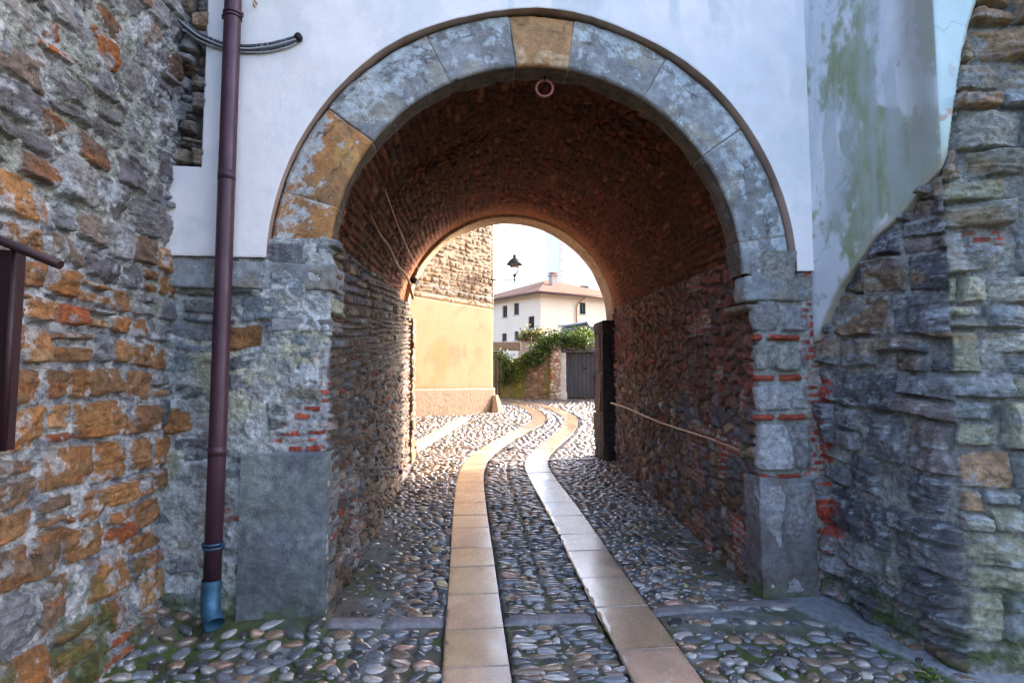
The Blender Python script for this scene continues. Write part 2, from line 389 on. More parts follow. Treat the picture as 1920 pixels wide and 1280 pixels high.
# slabs of the two wheel tracks
def slabs(name, c, seed):
    g = np.random.default_rng(seed); y = 1.2; V = []; Q = []; COL = []; nb = 0
    ends = []
    while y < c[1][-1]-.2:
        L = g.uniform(.42, .66) if y < 8 else g.uniform(.5, .8); ends.append((y, y+L)); y += L
    nx = 22
    for (a, b) in ends:
        ny = 24 if a < 8 else 10
        tt = np.r_[0, .003, .012, np.linspace(.04, L-.04, ny-6), L-.012, L-.003, L]
        L = b-a; tt = np.r_[0, .002, .004, .006, .009, np.linspace(.05, L-.05, ny-6), L-.009, L-.006, L-.004, L-.002, L]
        xx = np.r_[-1, -.99, -.978, -.965, -.95, np.linspace(-.8, .8, nx-6), .95, .965, .978, .99, 1]*(TW-.003)
        A, B = np.meshgrid(xx, a+.0025+tt*(L-.005)/L, indexing='ij')
        sl = tnorm(c, B); k = 1/np.sqrt(1+sl**2)
        A = A+.006*(abs(A) > TW*.93)*(vn(B*26, A*0+np.sign(A), seed+50)-.8)
        X = tx(c, B)+A*k; Y = B-A*k*sl
        ex = np.minimum(TW-.003-abs(A), np.minimum(B-a-.0025, b-.0025-B))
        tz = g.uniform(-.003, .003); tilt = g.uniform(-.012, .012)
        Z = gz(Y)+.012+tz+tilt*A-.010*(1-ss(0, .004, ex))+.0015*(fbm(X*6, Y*6, seed, 2)-.5)
        base = np.array([.47, .32, .205])*g.uniform(.82, 1.12)*np.array([1, g.uniform(.96, 1.04), g.uniform(.9, 1.08)])
        cc = vary(np.broadcast_to(base, X.shape+(3,)), X, Y, seed+3, .5, 7)
        st_ = ss(.52, .66, fbm(X*3.5, Y*2.2, seed+61, 5, .6)); cc = mixc(cc, cc*np.array([.66, .62, .6]), st_)
        cc = mixc(cc, [.14, .11, .085], .6*ss(.02, .004, ex+.012*(fbm(X*20, Y*20, seed+63, 3)-.3)))
        if c is cR and a < 3.3 < b: cc = mixc(cc, [.6, .55, .48], ss(.006, .002, np.abs(A-.02-.35*(B-3.2)-.02*np.sin(B*60)))*ss(3.0, 3.05, B)*ss(3.35, 3.25, B))
        V.append(np.stack([X, Y, Z], -1).reshape(-1, 3)); COL.append(cc.reshape(-1, 3)); Q.append(gridq(len(xx), len(tt))+nb); nb += X.size
    return struct(mk(name, np.vstack(V), np.vstack(Q), MS, None, np.vstack(COL)))
slabs('wheel_track', cL, 3); slabs('wheel_track', cR, 4)

# cross kerbs: long dressed stones laid across the road
def kerb_row(name, pts, y_half, seed, hh=.012):
    V = []; Q = []; K = []; nb = 0; g = np.random.default_rng(seed)
    for (x0, y0, x1, y1) in pts:
        n = max(6, int(abs(x1-x0)/.05)); A, B = np.meshgrid(np.linspace(0, 1, n), np.r_[-1, -.93, -.8, -.3, .3, .8, .93, 1], indexing='ij')
        X = x0+(x1-x0)*A; Y = y0+(y1-y0)*A+B*y_half*(1+.15*(fbm(X*5, B, seed, 2)-.5))
        e = np.minimum(1-abs(B), np.minimum(A, 1-A)*abs(x1-x0)/y_half)
        Z = gz(Y)+hh+.006*(fbm(X*9, Y*9, seed, 3)-.5)-.03*(1-ss(0, .12, e))
        cc = vary(np.broadcast_to(np.array([.22, .2, .21])*g.uniform(.85, 1.15), X.shape+(3,)), X, Y, seed, .5, 12)
        V.append(np.stack([X, Y, Z], -1).reshape(-1, 3)); Q.append(gridq(*X.shape)+nb); K.append(cc.reshape(-1, 3)); nb += X.size
    return struct(mk(name, np.vstack(V), np.vstack(Q), MA, None, np.vstack(K)))
def seg(pa, pb): a = G(*pa); b = G(*pb); return (a[0], a[1], b[0], b[1])
kerb_row('kerb', [seg((602, 1167), (718, 1166)), seg((722, 1166), (832, 1164)), seg((946, 1161), (1113, 1157)), seg((1217, 1148), (1345, 1137)), seg((1350, 1137), (1500, 1128))], .055, 5)
kerb_row('kerb', [seg((780, 863), (865, 862)), seg((915, 862), (981, 862)), seg((1023, 862), (1118, 862))], .06, 6, .008)

# cobbles: rows of river stones set on edge
def ico(sub):
    bm = bmesh.new(); bmesh.ops.create_icosphere(bm, subdivisions=sub, radius=1)
    V = np.array([v.co[:] for v in bm.verts]); T = np.array([[v.index for v in f.verts] for f in bm.faces]); bm.free(); return V, T
ICO = {k: ico(k) for k in (1, 2, 3)}
peb = []
def blocked(x, y, m): 
    l, r = base_x(y)
    return (track_d(x, y) < m) or x < l+.02 or x > r-.02 or (abs(band_d(x, y)) < .075 and y < 4.6)
def fill(y0, y1, step, region, lens, rot, wide=.5):
    y = y0; k = 0
    while y < y1:
        st = step*random.uniform(.85, 1.15)
        for (xa, xb) in region(y):
            x = xa+random.uniform(0, .04)
            while x < xb-.02:
                L = random.uniform(*lens); L = min(L, xb-x+.02)
                cx = x+L/2; cy = y+random.uniform(-.2, .2)*st
                if not blocked(cx, cy, min(L, st)*.38):
                    peb.append((cx, cy, L*.50, st*wide*random.uniform(.88, 1.18), random.gauss(0, rot)))
                x += L*random.uniform(.95, 1.08)
        y += st; k += 1
def mid(y):
    a = float(tx(cL, y))+TW*1.02/ math.cos(math.atan(float(tnorm(cL, y)))); b = float(tx(cR, y))-TW*1.02/math.cos(math.atan(float(tnorm(cR, y))))
    m = (a+b)/2; return [(a, m-.005), (m+.005, b)]
def outer(y):
    l, r = base_x(y); a = float(tx(cL, y))-TW/math.cos(math.atan(float(tnorm(cL, y)))); b = float(tx(cR, y))+TW/math.cos(math.atan(float(tnorm(cR, y))))
    return [(max(float(l), -6), a), (b, min(float(r), 6))]
fill(1.0, 6, .060, mid, (.055, .19), .10)
fill(6, 20.5, .07, mid, (.07, .19), .10)
fill(.8, 3.72, .080, outer, (.055, .155), .6, .5)
fill(3.86, 6.2, .062, outer, (.045, .15), .28, .5)
fill(6.2, 9.7, .068, outer, (.06, .16), .2, .5)
fill(9.7, 14, .078, outer, (.07, .17), .2, .5)
fill(14, 25, .11, outer, (.10, .22), .2, .5)
peb = np.array(peb); n = len(peb)
px, py = peb[:, 0], peb[:, 1]
# sunk into smeared mortar near the walls inside the gate
l, r = base_x(py); edge = np.minimum(px-l, r-px)
smear = ss(.75, .1, edge)*ss(3.8, 3.9, py)*ss(7.2, 5.5, py)
ridd = np.arange(n)+900
PCOL = palcol(ridd, [(.12, .14, .175, 3), (.07, .08, .095, 3), (.21, .225, .25, 2.2), (.14, .115, .10, 2.4), (.32, .32, .33, 1.2), (.21, .15, .11, 1.4), (.05, .05, .055, 1.2), (.42, .36, .22, .12), (.26, .17, .14, .4)])
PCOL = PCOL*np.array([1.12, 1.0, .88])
PCOL = PCOL*(1+ss(5, 9, py)[:, None]*np.array([.35, .12, -.08]))*(1-.58*ss(9.5, 12, py))[:, None]  # warm tunnel glow put into the cobble colour; sun-bleached far cobbles darkened
def build_pebbles(sel, sub, name):
    idx = np.where(sel)[0]; V0, T = ICO[sub]; m = len(idx); g = np.random.default_rng(sub)
    big = .024+.010*g.random(m); q = peb[idx]
    V = V0[None]*np.ones((m, 1, 1)); 
    k = g.normal(size=(m, 3, 3))*1.2; ph = g.random((m, 3))*6.28
    for j in range(3):   # lumpy, never round
        V = V*(1+.095*np.sin((V0[None] @ k[:, j][..., None])*1.6+ph[:, j][:, None, None]))
    sx = q[:, 2]; sy = np.minimum(q[:, 3], q[:, 2]*1.05); V = V*np.stack([sx, sy, big], -1)[:, None, :]
    flat = V[..., 2]; V[..., 2] = np.where(flat > 0, big[:, None]*np.sign(flat)*abs(flat/big[:, None])**.62, flat)
    a = q[:, 4]; cs, sn = np.cos(a)[:, None], np.sin(a)[:, None]
    tx_, ty_ = g.normal(0, .10, m)[:, None], g.normal(0, .12, m)[:, None]
    X = V[..., 0]*cs-V[..., 1]*sn; Y = V[..., 0]*sn+V[..., 1]*cs; Z = V[..., 2]+X*tx_+Y*ty_
    sink = -.021-.017*smear[idx]+g.normal(0, .004, m)
    zc = ground_h(q[:, 0], q[:, 1])+sink+.010
    W_ = np.stack([X+q[:, 0][:, None], Y+q[:, 1][:, None], Z+zc[:, None]], -1).reshape(-1, 3)
    Q = (T[None]+(np.arange(m)*len(V0))[:, None, None]).reshape(-1, 3)
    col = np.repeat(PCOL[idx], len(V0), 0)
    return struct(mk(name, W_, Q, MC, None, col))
d2 = py
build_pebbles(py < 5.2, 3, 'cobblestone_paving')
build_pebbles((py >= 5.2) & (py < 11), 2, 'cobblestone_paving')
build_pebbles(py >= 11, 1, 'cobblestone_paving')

# ================================================================ GATEHOUSE
gate = thing('gatehouse', 'white plastered gate building with a grey stone arch and a dark rubble tunnel through it', 'gatehouse', tuple(F(1.5, 0, .19)))
UC, ZC, RI, RO = 1.49, 2.56, 1.505, 1.865
# ---- left side masonry: pier face, round the corner, down the tunnel
def plan(u, w_): p = F(u, w_, 0); return (p[0], p[1])
def arc_levels(z0, z1, step): return np.linspace(z0, z1, int((z1-z0)/step)+1)
def side_left():
    q, nn, s = path2([plan(-1.12, .02), plan(0, .0), plan(.15, 3.0), plan(.20, 5.4)], .0085, .04)
    Lp = 1.12
    zz = arc_levels(0.05, 2.72, .0085)
    S, Z = np.meshgrid(s, zz, indexing='ij'); s0 = S-Lp           # <0 on the pier face
    w_ = np.maximum(s0, 0); zt = Z-SL*w_
    # tunnel masonry, long and thin stones
    L1 = coursed(S, zt, 21, (.045, .10), (.07, .26), .012, .25, .02)
    hA, mA = relief(S, zt, L1, 21, .022, .010, .012, .12, 0, -.002, .006, facet=.25)
    cA = palcol(L1[1], [(*BRN, 3), (*VIO, 1.5), (.24, .15, .10, 2.5), (.11, .085, .08, 2), (*TAN, 1), (*BRICK, .25), (*GREY, .8), (*PALE, .25)])
    cA = mixc(vary(np.broadcast_to(np.array([.2, .16, .14]), cA.shape), S, Z, 4, .5), cA, mA)
    # pier: patchy render over stones
    cov = .034*ss(.24, .42, fbm(S*1.9+3, Z*1.9, 61, 4))+.010-.016*ss(.60, .66, fbm(S*4+1, Z*6, 63, 4))
    L2 = coursed(S, Z, 23, (.14, .26), (.2, .5), .03, .2, .03)
    hB, mB = relief(S, Z, L2, 23, .016, .014, .012, .08, .006, cov-.010, .008, facet=.15, crust=.008)
    cB = palcol(L2[1], [(.22, .25, .27, 3), (.19, .2, .2, 2), (*OCH, .55), (.27, .25, .2, 1), (*GREY, 1.5)])
    rend = mixc([.47, .48, .47], [.49, .47, .35], ss(.42, .62, fbm(S*2.2, Z*1.6, 66, 4)))
    rend = mixc(rend, [.34, .34, .34], ss(.56, .68, fbm(S*6, Z*6, 68, 4)))
    rend = mixc(rend, [.60, .62, .63], ss(.55, .66, fbm(S*4+9, Z*5, 69, 4)))
    cB = mixc(rend, cB, mB)
    # exposed brickwork above the jamb stone
    L3 = coursed(S, Z, 25, (.05, .062), (.09, .16), .006, 0, .012)
    hC, mC = relief(S, Z, L3, 25, .012, .006, .008, .05, 0, .014*ss(.56, .68, fbm(S*9, Z*9, 29, 4)), .006)
    cC = mixc([.42, .43, .44], palcol(L3[1], [(*BRICK, 3), (.5, .12, .07, 1), (.4, .36, .34, 1.3)]), mC)
    bm_ = ss(.02, -.02, np.hypot((s0+.06)/1.25, (Z-1.42)/.85)-.20+.20*(fbm(S*7, Z*9, 71, 3)-.5))
    bm_ = np.maximum(bm_, ss(.01, -.01, np.abs(s0+.01)-.05+.05*(fbm(S*14, Z*14, 73, 3)-.35))*ss(2.1, 1.9, Z)*ss(1.25, 1.3, Z))
    bm_ = np.maximum(bm_, ss(.6, .64, fbm(S*3.1, Z*6, 75, 3))*ss(-.8, -.5, s0)*ss(1.5, 1.3, Z)*.9)
    bt = ss(.60, .66, fbm(S*2.5, Z*4, 77, 3))*ss(1.3, .6, Z)*ss(1.6, .3, w_)
    hB = hB*(1-bm_)+(hC+.0)*bm_; cB = cB*(1-bm_[..., None])+cC*bm_[..., None]
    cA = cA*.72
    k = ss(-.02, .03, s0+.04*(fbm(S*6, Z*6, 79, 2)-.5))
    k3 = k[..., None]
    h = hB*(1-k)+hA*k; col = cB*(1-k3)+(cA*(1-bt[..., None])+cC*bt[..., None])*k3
    col = moss(col, ss(.5, .1, Z-.15+.5*(fbm(S*5, Z*5, 81, 3)-.5))*ss(.45, .62, fbm(S*6, Z*6, 83, 3))*ss(.1, -.1, s0)*.85)
    col = vary(col, S, Z, 85, .5, 12)
    B = np.concatenate([np.broadcast_to(q[:, None, :], S.shape+(2,)), Z[..., None]], -1)
    N = np.concatenate([np.broadcast_to(nn[:, None, :], S.shape+(2,)), Z[..., None]*0], -1)
    B[..., 2] += SL*w_*ss(0, .4, w_)
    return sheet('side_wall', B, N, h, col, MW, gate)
side_left()
def side_right():
    q, nn, s = path2([plan(3.64, 5.4), plan(3.39, 3.0), plan(3.09, .0), plan(3.62, .0)], .0085, .04)
    Lp = 0.53; tot = s[-1]; zz = arc_levels(.05, 2.72, .0085)
    S, Z = np.meshgrid(s, zz, indexing='ij'); s0 = S-(tot-Lp); w_ = np.maximum(-s0, 0); zt = Z-SL*w_
    L1 = voro(S, zt, 31, .15, .105, .85, .012)
    hA, mA = relief(S, zt, L1, 31, .020, .014, .014, .12, 0, 0, .008, facet=.3)
    up = ss(1.35, 1.75, zt+.3*(fbm(S*1.5, zt*2, 32, 2)-.5))
    cA = palcol(L1[1], [(*BRN, 2.4), (*VIO, 2), (.26, .16, .12, 2), (.13, .1, .09, 1.5), (*TAN, 1), (.24, .06, .04, .6), (*GREY, 1.2), (*PALE, .5)])
    cU = palcol(L1[1], [(.24, .06, .04, 3), (.16, .07, .05, 3), (.2, .1, .08, 1)])
    cA = mixc(cA, cU, up*.9)
    bt = ss(.58, .64, fbm(S*3.4, Z*5, 87, 3))*ss(2.6, .2, w_)*ss(.1, .25, w_)
    cA = mixc(vary(np.broadcast_to(np.array([.2, .165, .15]), cA.shape), S, Z, 4, .5), cA, mA)
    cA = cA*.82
    L3 = coursed(S, Z, 27, (.05, .062), (.09, .16), .008, 0, .012)
    hC, mC = relief(S, Z, L3, 27, .014, .006, .006, .05, 0, .0, .004)
    cC = mixc([.36, .33, .31], palcol(L3[1], [(*BRICK, 3), (.35, .08, .05, 1)]), mC)
    hA = np.where(bt > .5, np.maximum(hC+.01, hA-.01), hA); cA = cA*(1-bt[..., None])+cC*bt[..., None]
    rows = [-.5, .2, .5, 1.02, 1.09, 1.45, 1.52, 1.74, 1.81, 2.03, 2.11, 2.34, 2.9]
    L2 = coursed(S+.08, Z, 33, (.2, .3), (.2, .34), .014, 0, .05, rows)
    hB, mB = relief(S, Z, L2, 33, .03, .016, .012, .10, 0, -.006, .009, facet=.2)
    cB = palcol(L2[1], [(.36, .35, .36, 3), (.42, .40, .37, 2), (.28, .28, .29, 1.5)])
    rw = np.clip(np.searchsorted(rows, Z+.014*2*(fbm(S*3*.8, Z*3, 35, 3)-.5)*2)-1, 0, 11)
    thin = np.isin(rw, (3, 5, 7, 9))
    cB = np.where(thin[..., None] & (rnd(L2[1], 30) < .92)[..., None], np.array([.40, .075, .042]), cB)
    cB = mixc(vary(np.broadcast_to(np.array([.34, .35, .33]), cB.shape), S, Z, 5, .5), cB, mB)
    rg = ss(.3, .42, s0+.08*(fbm(S*7, Z*7, 89, 3)-.5))
    cR_ = mixc(cC, np.array([.37, .37, .33])*np.ones(cC.shape), ss(.42, .56, fbm(S*8, Z*8, 90, 3)))
    hB = hB*(1-rg)+(.5*hC+.008)*rg; cB = cB*(1-rg[..., None])+cR_*rg[..., None]
    k = ss(-.055, -.03, s0+.03*(fbm(S*9, Z*9, 79, 2)-.5)); k3 = k[..., None]
    h = hA*(1-k)+hB*k; col = cA*(1-k3)+cB*k3
    col = vary(col, S, Z, 86, .5, 12)
    B = np.concatenate([np.broadcast_to(q[:, None, :], S.shape+(2,)), Z[..., None]], -1)
    N = np.concatenate([np.broadcast_to(nn[:, None, :], S.shape+(2,)), Z[..., None]*0], -1)
    B[..., 2] += SL*w_*ss(0, .4, w_)
    return sheet('side_wall', B, N, h, col, MW, gate)
side_right()

# ---- the vault
def vault():
    ww = np.r_[np.arange(.17, 2.6, .014), np.arange(2.6, 5.5, .022)]; aa = np.linspace(R_(-6), R_(186), 430)
    A, W_ = np.meshgrid(aa, ww, indexing='ij')
    t = W_/5.83; uc = 1.545+(1.90-1.545)*t; r = 1.60+(1.79-1.60)*t; zc = ZC+.02+.0*t+SL*W_*.75
    S = A*1.65
    L = coursed(W_, S, 51, (.055, .085), (.12, .27), .012, .15, .02)
    L2 = voro(W_, S, 52, .13, .09, .9, .02)
    sel = ss(.60, .66, fbm(W_*1.2, S*1.2, 53, 2))
    h1, m1 = relief(W_, S, L, 51, .022, .010, .009, .12, 0, 0, .006)
    h2, m2 = relief(W_, S, L2, 52, .022, .012, .010, .15, 0, 0, .006)
    h = h1*(1-sel)+h2*sel
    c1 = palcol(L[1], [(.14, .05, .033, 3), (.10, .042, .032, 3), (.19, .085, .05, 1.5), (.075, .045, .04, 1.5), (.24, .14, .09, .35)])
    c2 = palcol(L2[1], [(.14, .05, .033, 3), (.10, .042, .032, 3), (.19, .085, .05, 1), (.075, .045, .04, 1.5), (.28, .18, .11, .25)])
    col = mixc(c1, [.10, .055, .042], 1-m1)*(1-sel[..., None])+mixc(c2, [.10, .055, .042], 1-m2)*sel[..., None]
    en = ss(4.4, 5.3, W_+.4*(fbm(S*1.5, W_*1.5, 55, 2)-.5))     # rendered end of the barrel
    h = h*(1-en*.8); col = mixc(col, np.array([.27, .17, .10]), en*.85)
    col = vary(col, S, W_, 57, .6, 9)
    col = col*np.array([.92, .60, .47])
    B = F(uc+r*np.cos(A), W_, zc+r*np.sin(A)); N = FN(-np.cos(A), 0*A, -np.sin(A))
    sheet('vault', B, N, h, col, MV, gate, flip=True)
vault()
# ---- rendered lip and low piers at the far mouth
def far_ring():
    aa = np.linspace(R_(-3), R_(183), 160)
    prof = [(1.86, 5.30), (1.745, 5.34), (1.735, 5.36), (1.73, 5.5), (1.735, 5.82), (1.75, 5.86), (2.05, 5.87)]
    k = np.linspace(0, len(prof)-1, 50); pr = np.interp(k, range(len(prof)), [p[0] for p in prof]); pw = np.interp(k, range(len(prof)), [p[1] for p in prof])
    A, I = np.meshgrid(aa, np.arange(50), indexing='ij'); r = pr[I]; W_ = pw[I]
    h = .02*(fbm(A*5, W_*5, 91, 4)-.5)
    col = vary(np.broadcast_to(np.array([.36, .26, .17]), A.shape+(3,)), A*2, W_*2, 93, .7, 4)
    zc = ZC+.05+SL*W_*.6
    sheet('far_arch', F(1.90+r*np.cos(A), W_, zc+r*np.sin(A)), FN(-np.cos(A), 0*A, -np.sin(A)), h, col, MV, gate, flip=True)
far_ring()
def rock_block(name, path, z0, z1, pal, parent, mat=MA, step=.012, amp=.012, dep=.0, seed=1, slope=0, courses=None, rad=.02, close=.05):
    q, nn, s = path2(path, step, rad); zz = np.linspace(z0, z1, int((z1-z0)/step)+2)
    S, Z = np.meshgrid(s, zz, indexing='ij')
    e = np.minimum(np.minimum(Z-z0, z1-Z), np.minimum(S, s[-1]-S)+.03)
    h = dep+amp*2*(fbm(S*5, Z*5, seed, 4)-.5)+amp*(ridg(S*11, Z*11, seed+2, 3)-.5)-close*(1-ss(0, .022, e+.018*(fbm(S*9, Z*9, seed+3, 4)-.45)))
    if courses:
        L = coursed(S, Z, seed, courses, (.2, .5), .012, 0, .02); hh, m = relief(S, Z, L, seed, .02, .015, .008, .1, 0, 0, .004); h = h+hh-.02; col = palcol(L[1], pal)
    else:
        t = ss(.4, .6, fbm(S*2.2+seed, Z*2.2, seed+5, 4)); col = mixc(pal[0][:3], pal[1][:3], t)
        if len(pal) > 2: col = mixc(col, pal[2][:3], ss(.50, .66, fbm(S*3+seed, Z*3, seed+9, 6, .68)))
        col = mixc(col, np.asarray(pal[1][:3])*1.25, .5*ss(.56, .7, fbm(S*12+seed, Z*9, seed+19, 5, .7)))
    if z0 < .1: col = mixc(col, np.asarray(pal[-1][:3])*.6, .7*ss(.9, .5, Z+.35*(fbm(S*3, Z*3, seed+12, 3)-.5))); col = moss(col, .75*ss(.40, .12, Z+.30*(fbm(S*5, Z*5, seed+14, 4)-.5))*ss(.42, .55, fbm(S*9, Z*9, seed+15, 3)))
    col = vary(col, S, Z, seed+7, .5, 9)
    B = np.concatenate([np.broadcast_to(q[:, None, :], S.shape+(2,)), Z[..., None]], -1)
    N = np.concatenate([np.broadcast_to(nn[:, None, :], S.shape+(2,)), Z[..., None]*0], -1)
    return sheet(name, B, N, h, col, mat, parent)
dk = [(*BRN, 2), (.1, .06, .045, 2), (.2, .12, .07, 1), (*GREYD, 1)]
rock_block('far_pier', [plan(.0, 5.33), plan(.285, 5.36), plan(.30, 5.86), plan(.0, 5.88)], .3, 2.80, dk, gate, MW, .018, .02, 0, 101, 0, (.08, .2))
rock_block('far_pier', [plan(3.9, 5.88), plan(3.41, 5.86), plan(3.39, 5.26), plan(3.9, 5.23)], .3, 2.78, [(.028, .022, .022, 3), (.05, .03, .026, 1)], gate, MA, .018, .012, 0, 103, 0, (.45, .7))

# ---- arch stones
VO = [(180.2, 165.0, 'ochre'), (164.92, 144.5, 'ochre'), (144.38, 117.2, 'grey'), (117.1, 98.0, 'grey'), (97.9, 83.1, 'key'), (83.0, 60.1, 'grey'), (60.0, 36.2, 'grey'), (36.05, 9.0, 'grey'), (8.92, -.2, 'grey')]
PALV = {'ochre': ([.42, .20, .07], [.31, .16, .07], [.50, .29, .10]), 'grey': ([.22, .22, .225], [.29, .295, .305], [.33, .31, .26]), 'key': ([.46, .25, .11], [.37, .20, .09], [.5, .34, .2])}
def voussoir(a1, a0, kind, seed):
    a1, a0 = R_(a1), R_(a0); RM = 1.7
    prof = [(RO+.02, .10), (RO+.02, .012), (RO, .0), (RI+.012, .0), (RI, .012), (RI, .20), (RI+.015, .22), (RI+.25, .24)]
    d = np.r_[0, np.cumsum([math.hypot(prof[i+1][0]-prof[i][0], prof[i+1][1]-prof[i][1]) for i in range(len(prof)-1)])]
    k = np.linspace(0, d[-1], 96); pr = np.interp(k, d, [p[0] for p in prof]); pw = np.interp(k, d, [p[1] for p in prof])
    pw = pw+.010
    nr = np.interp(k, [0, .09, .10, .483, .497, .70, .73, d[-1]], [1, 1, 0, 0, -1, -1, -1, 0]); nw = np.interp(k, [0, .09, .10, .483, .497, .70, .73, d[-1]], [0, 0, -1, -1, 0, 0, 0, 1])
    na = max(12, int((a1-a0)*RM/.009)); A, K = np.meshgrid(np.linspace(a0, a1, na), np.arange(96), indexing='ij')
    r = pr[K]; W_ = pw[K]; S = A*RM; T = k[K]
    e = np.minimum(A-a0, a1-A)*RM
    cr = ridg(S*5, T*7, seed+11, 4); flake = ss(.0, .012, fbm(S*2.4, T*3.5, seed, 4)-.5)
    inner = ss(.05, .0, np.abs(T-.49)+.03*(fbm(S*6, T*2, seed+2, 3)-.5))
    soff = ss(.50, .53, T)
    ck = np.abs(fbm(S*1.5+2, T*2.4+seed, seed+12, 5, .55)-.5); crk = ss(.010, .003, ck)*ss(.45, .55, fbm(S*3, T*3, seed+16, 3))
    h = .006*flake+.012*(fbm(S*7, T*7, seed+1, 4)-.5)-.005*ss(.90, .96, cr)-.010*inner*fbm(S*9, T*0, 5, 3)*1.5-.007*(1-ss(0, .005, e))-.004*crk
    h = h+soff*.035*(fbm(S*4, T*9, seed+5, 4)-.5)*1.5
    p = PALV[kind]; col = mixc(p[0], p[1], ss(.42, .6, fbm(S*3, T*4, seed+6, 4)))
    col = mixc(col, p[2], ss(.58, .64, fbm(S*4+3, T*5, seed+7, 4))*.8)
    # limewash remnants, thickest next to the plaster
    lw = ss(.50, .60, fbm(S*13, T*15, seed+8, 6, .72)+.20*ss(.36, .09, T)-.10+.25*(fbm(S*2.5, T*3, seed+18, 2)-.5))*ss(.49, .45, T)
    if kind != 'key': col = mixc(col, [.48, .53, .56], lw*.8)
    col = mixc(col, [.085, .060, .045], ss(.490, .500, T)*.93)  # brown underside of the ring, darkened further: its shade put into the colour
    col = mixc(col, [.07, .06, .055], crk*.8)
    col = mixc(col, [.50, .46, .40] if seed % 2 else [.36, .27, .2], ss(.0085, .004, e+.004*(fbm(S*30, T*30, seed+17, 2)-.5))*.75)
    col = vary(col, S, T, seed+9, .4, 10)
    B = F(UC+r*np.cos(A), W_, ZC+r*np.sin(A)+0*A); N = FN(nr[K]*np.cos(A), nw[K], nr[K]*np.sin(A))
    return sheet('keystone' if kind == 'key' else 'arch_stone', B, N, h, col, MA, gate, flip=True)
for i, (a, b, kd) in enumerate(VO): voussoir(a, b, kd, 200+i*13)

# ---- imposts and jamb stones
gp = [(.20, .21, .225, 1), (.27, .285, .295, 1), (.22, .2, .17, 1)]
rock_block('impost', [plan(-1.1, -.035), plan(.03, -.035), plan(.045, .24)], 2.35, 2.565, gp, gate, MA, .009, .014, .0, 111, close=.1)
rock_block('impost', [plan(3.06, .24), plan(3.01, .16), plan(3.0, -.02), plan(3.58, -.02)], 2.335, 2.555, gp, gate, MA, .009, .020, .0, 113, close=.1)
rock_block('jamb_stone', [plan(-.53, -.048), plan(.016, -.048), plan(.038, .22)], .05, 1.295, [(.15, .165, .165, 1), (.20, .225, .215, 1), (.13, .14, .16, 1)], gate, MA, .009, .008, .0, 117, close=.07)
rock_block('jamb_stone', [plan(3.06, .20), plan(3.055, -.03), plan(3.48, -.03)], .05, 1.07, [(.17, .17, .18, 1), (.23, .24, .26, 1), (.15, .12, .115, 1)], gate, MA, .009, .013, .0, 119, close=.07)
# thin exposed courses under the left impost
rock_block('ledge_stone', [plan(-.42, -.02), plan(.03, -.02), plan(.05, .3)], 2.20, 2.335, [(.3, .28, .2, 1), (.42, .44, .38, 1), (.2, .13, .08, 1)], gate, MA, .009, .02, .0, 121, close=.06)
rock_block('ledge_stone', [plan(-.36, -.03), plan(.015, -.03), plan(.03, .3)], 2.07, 2.185, [(.18, .17, .16, 1), (.23, .23, .24, 1), (.3, .2, .1, 1)], gate, MA, .009, .02, .0, 123, close=.06)
rock_block('ledge_stone', [plan(2.99, .3), plan(3.01, -.01), plan(3.25, -.02)], 2.27, 2.34, [(.2, .14, .1, 1), (.16, .12, .1, 1)], gate, MA, .009, .02, .0, 125, close=.06)

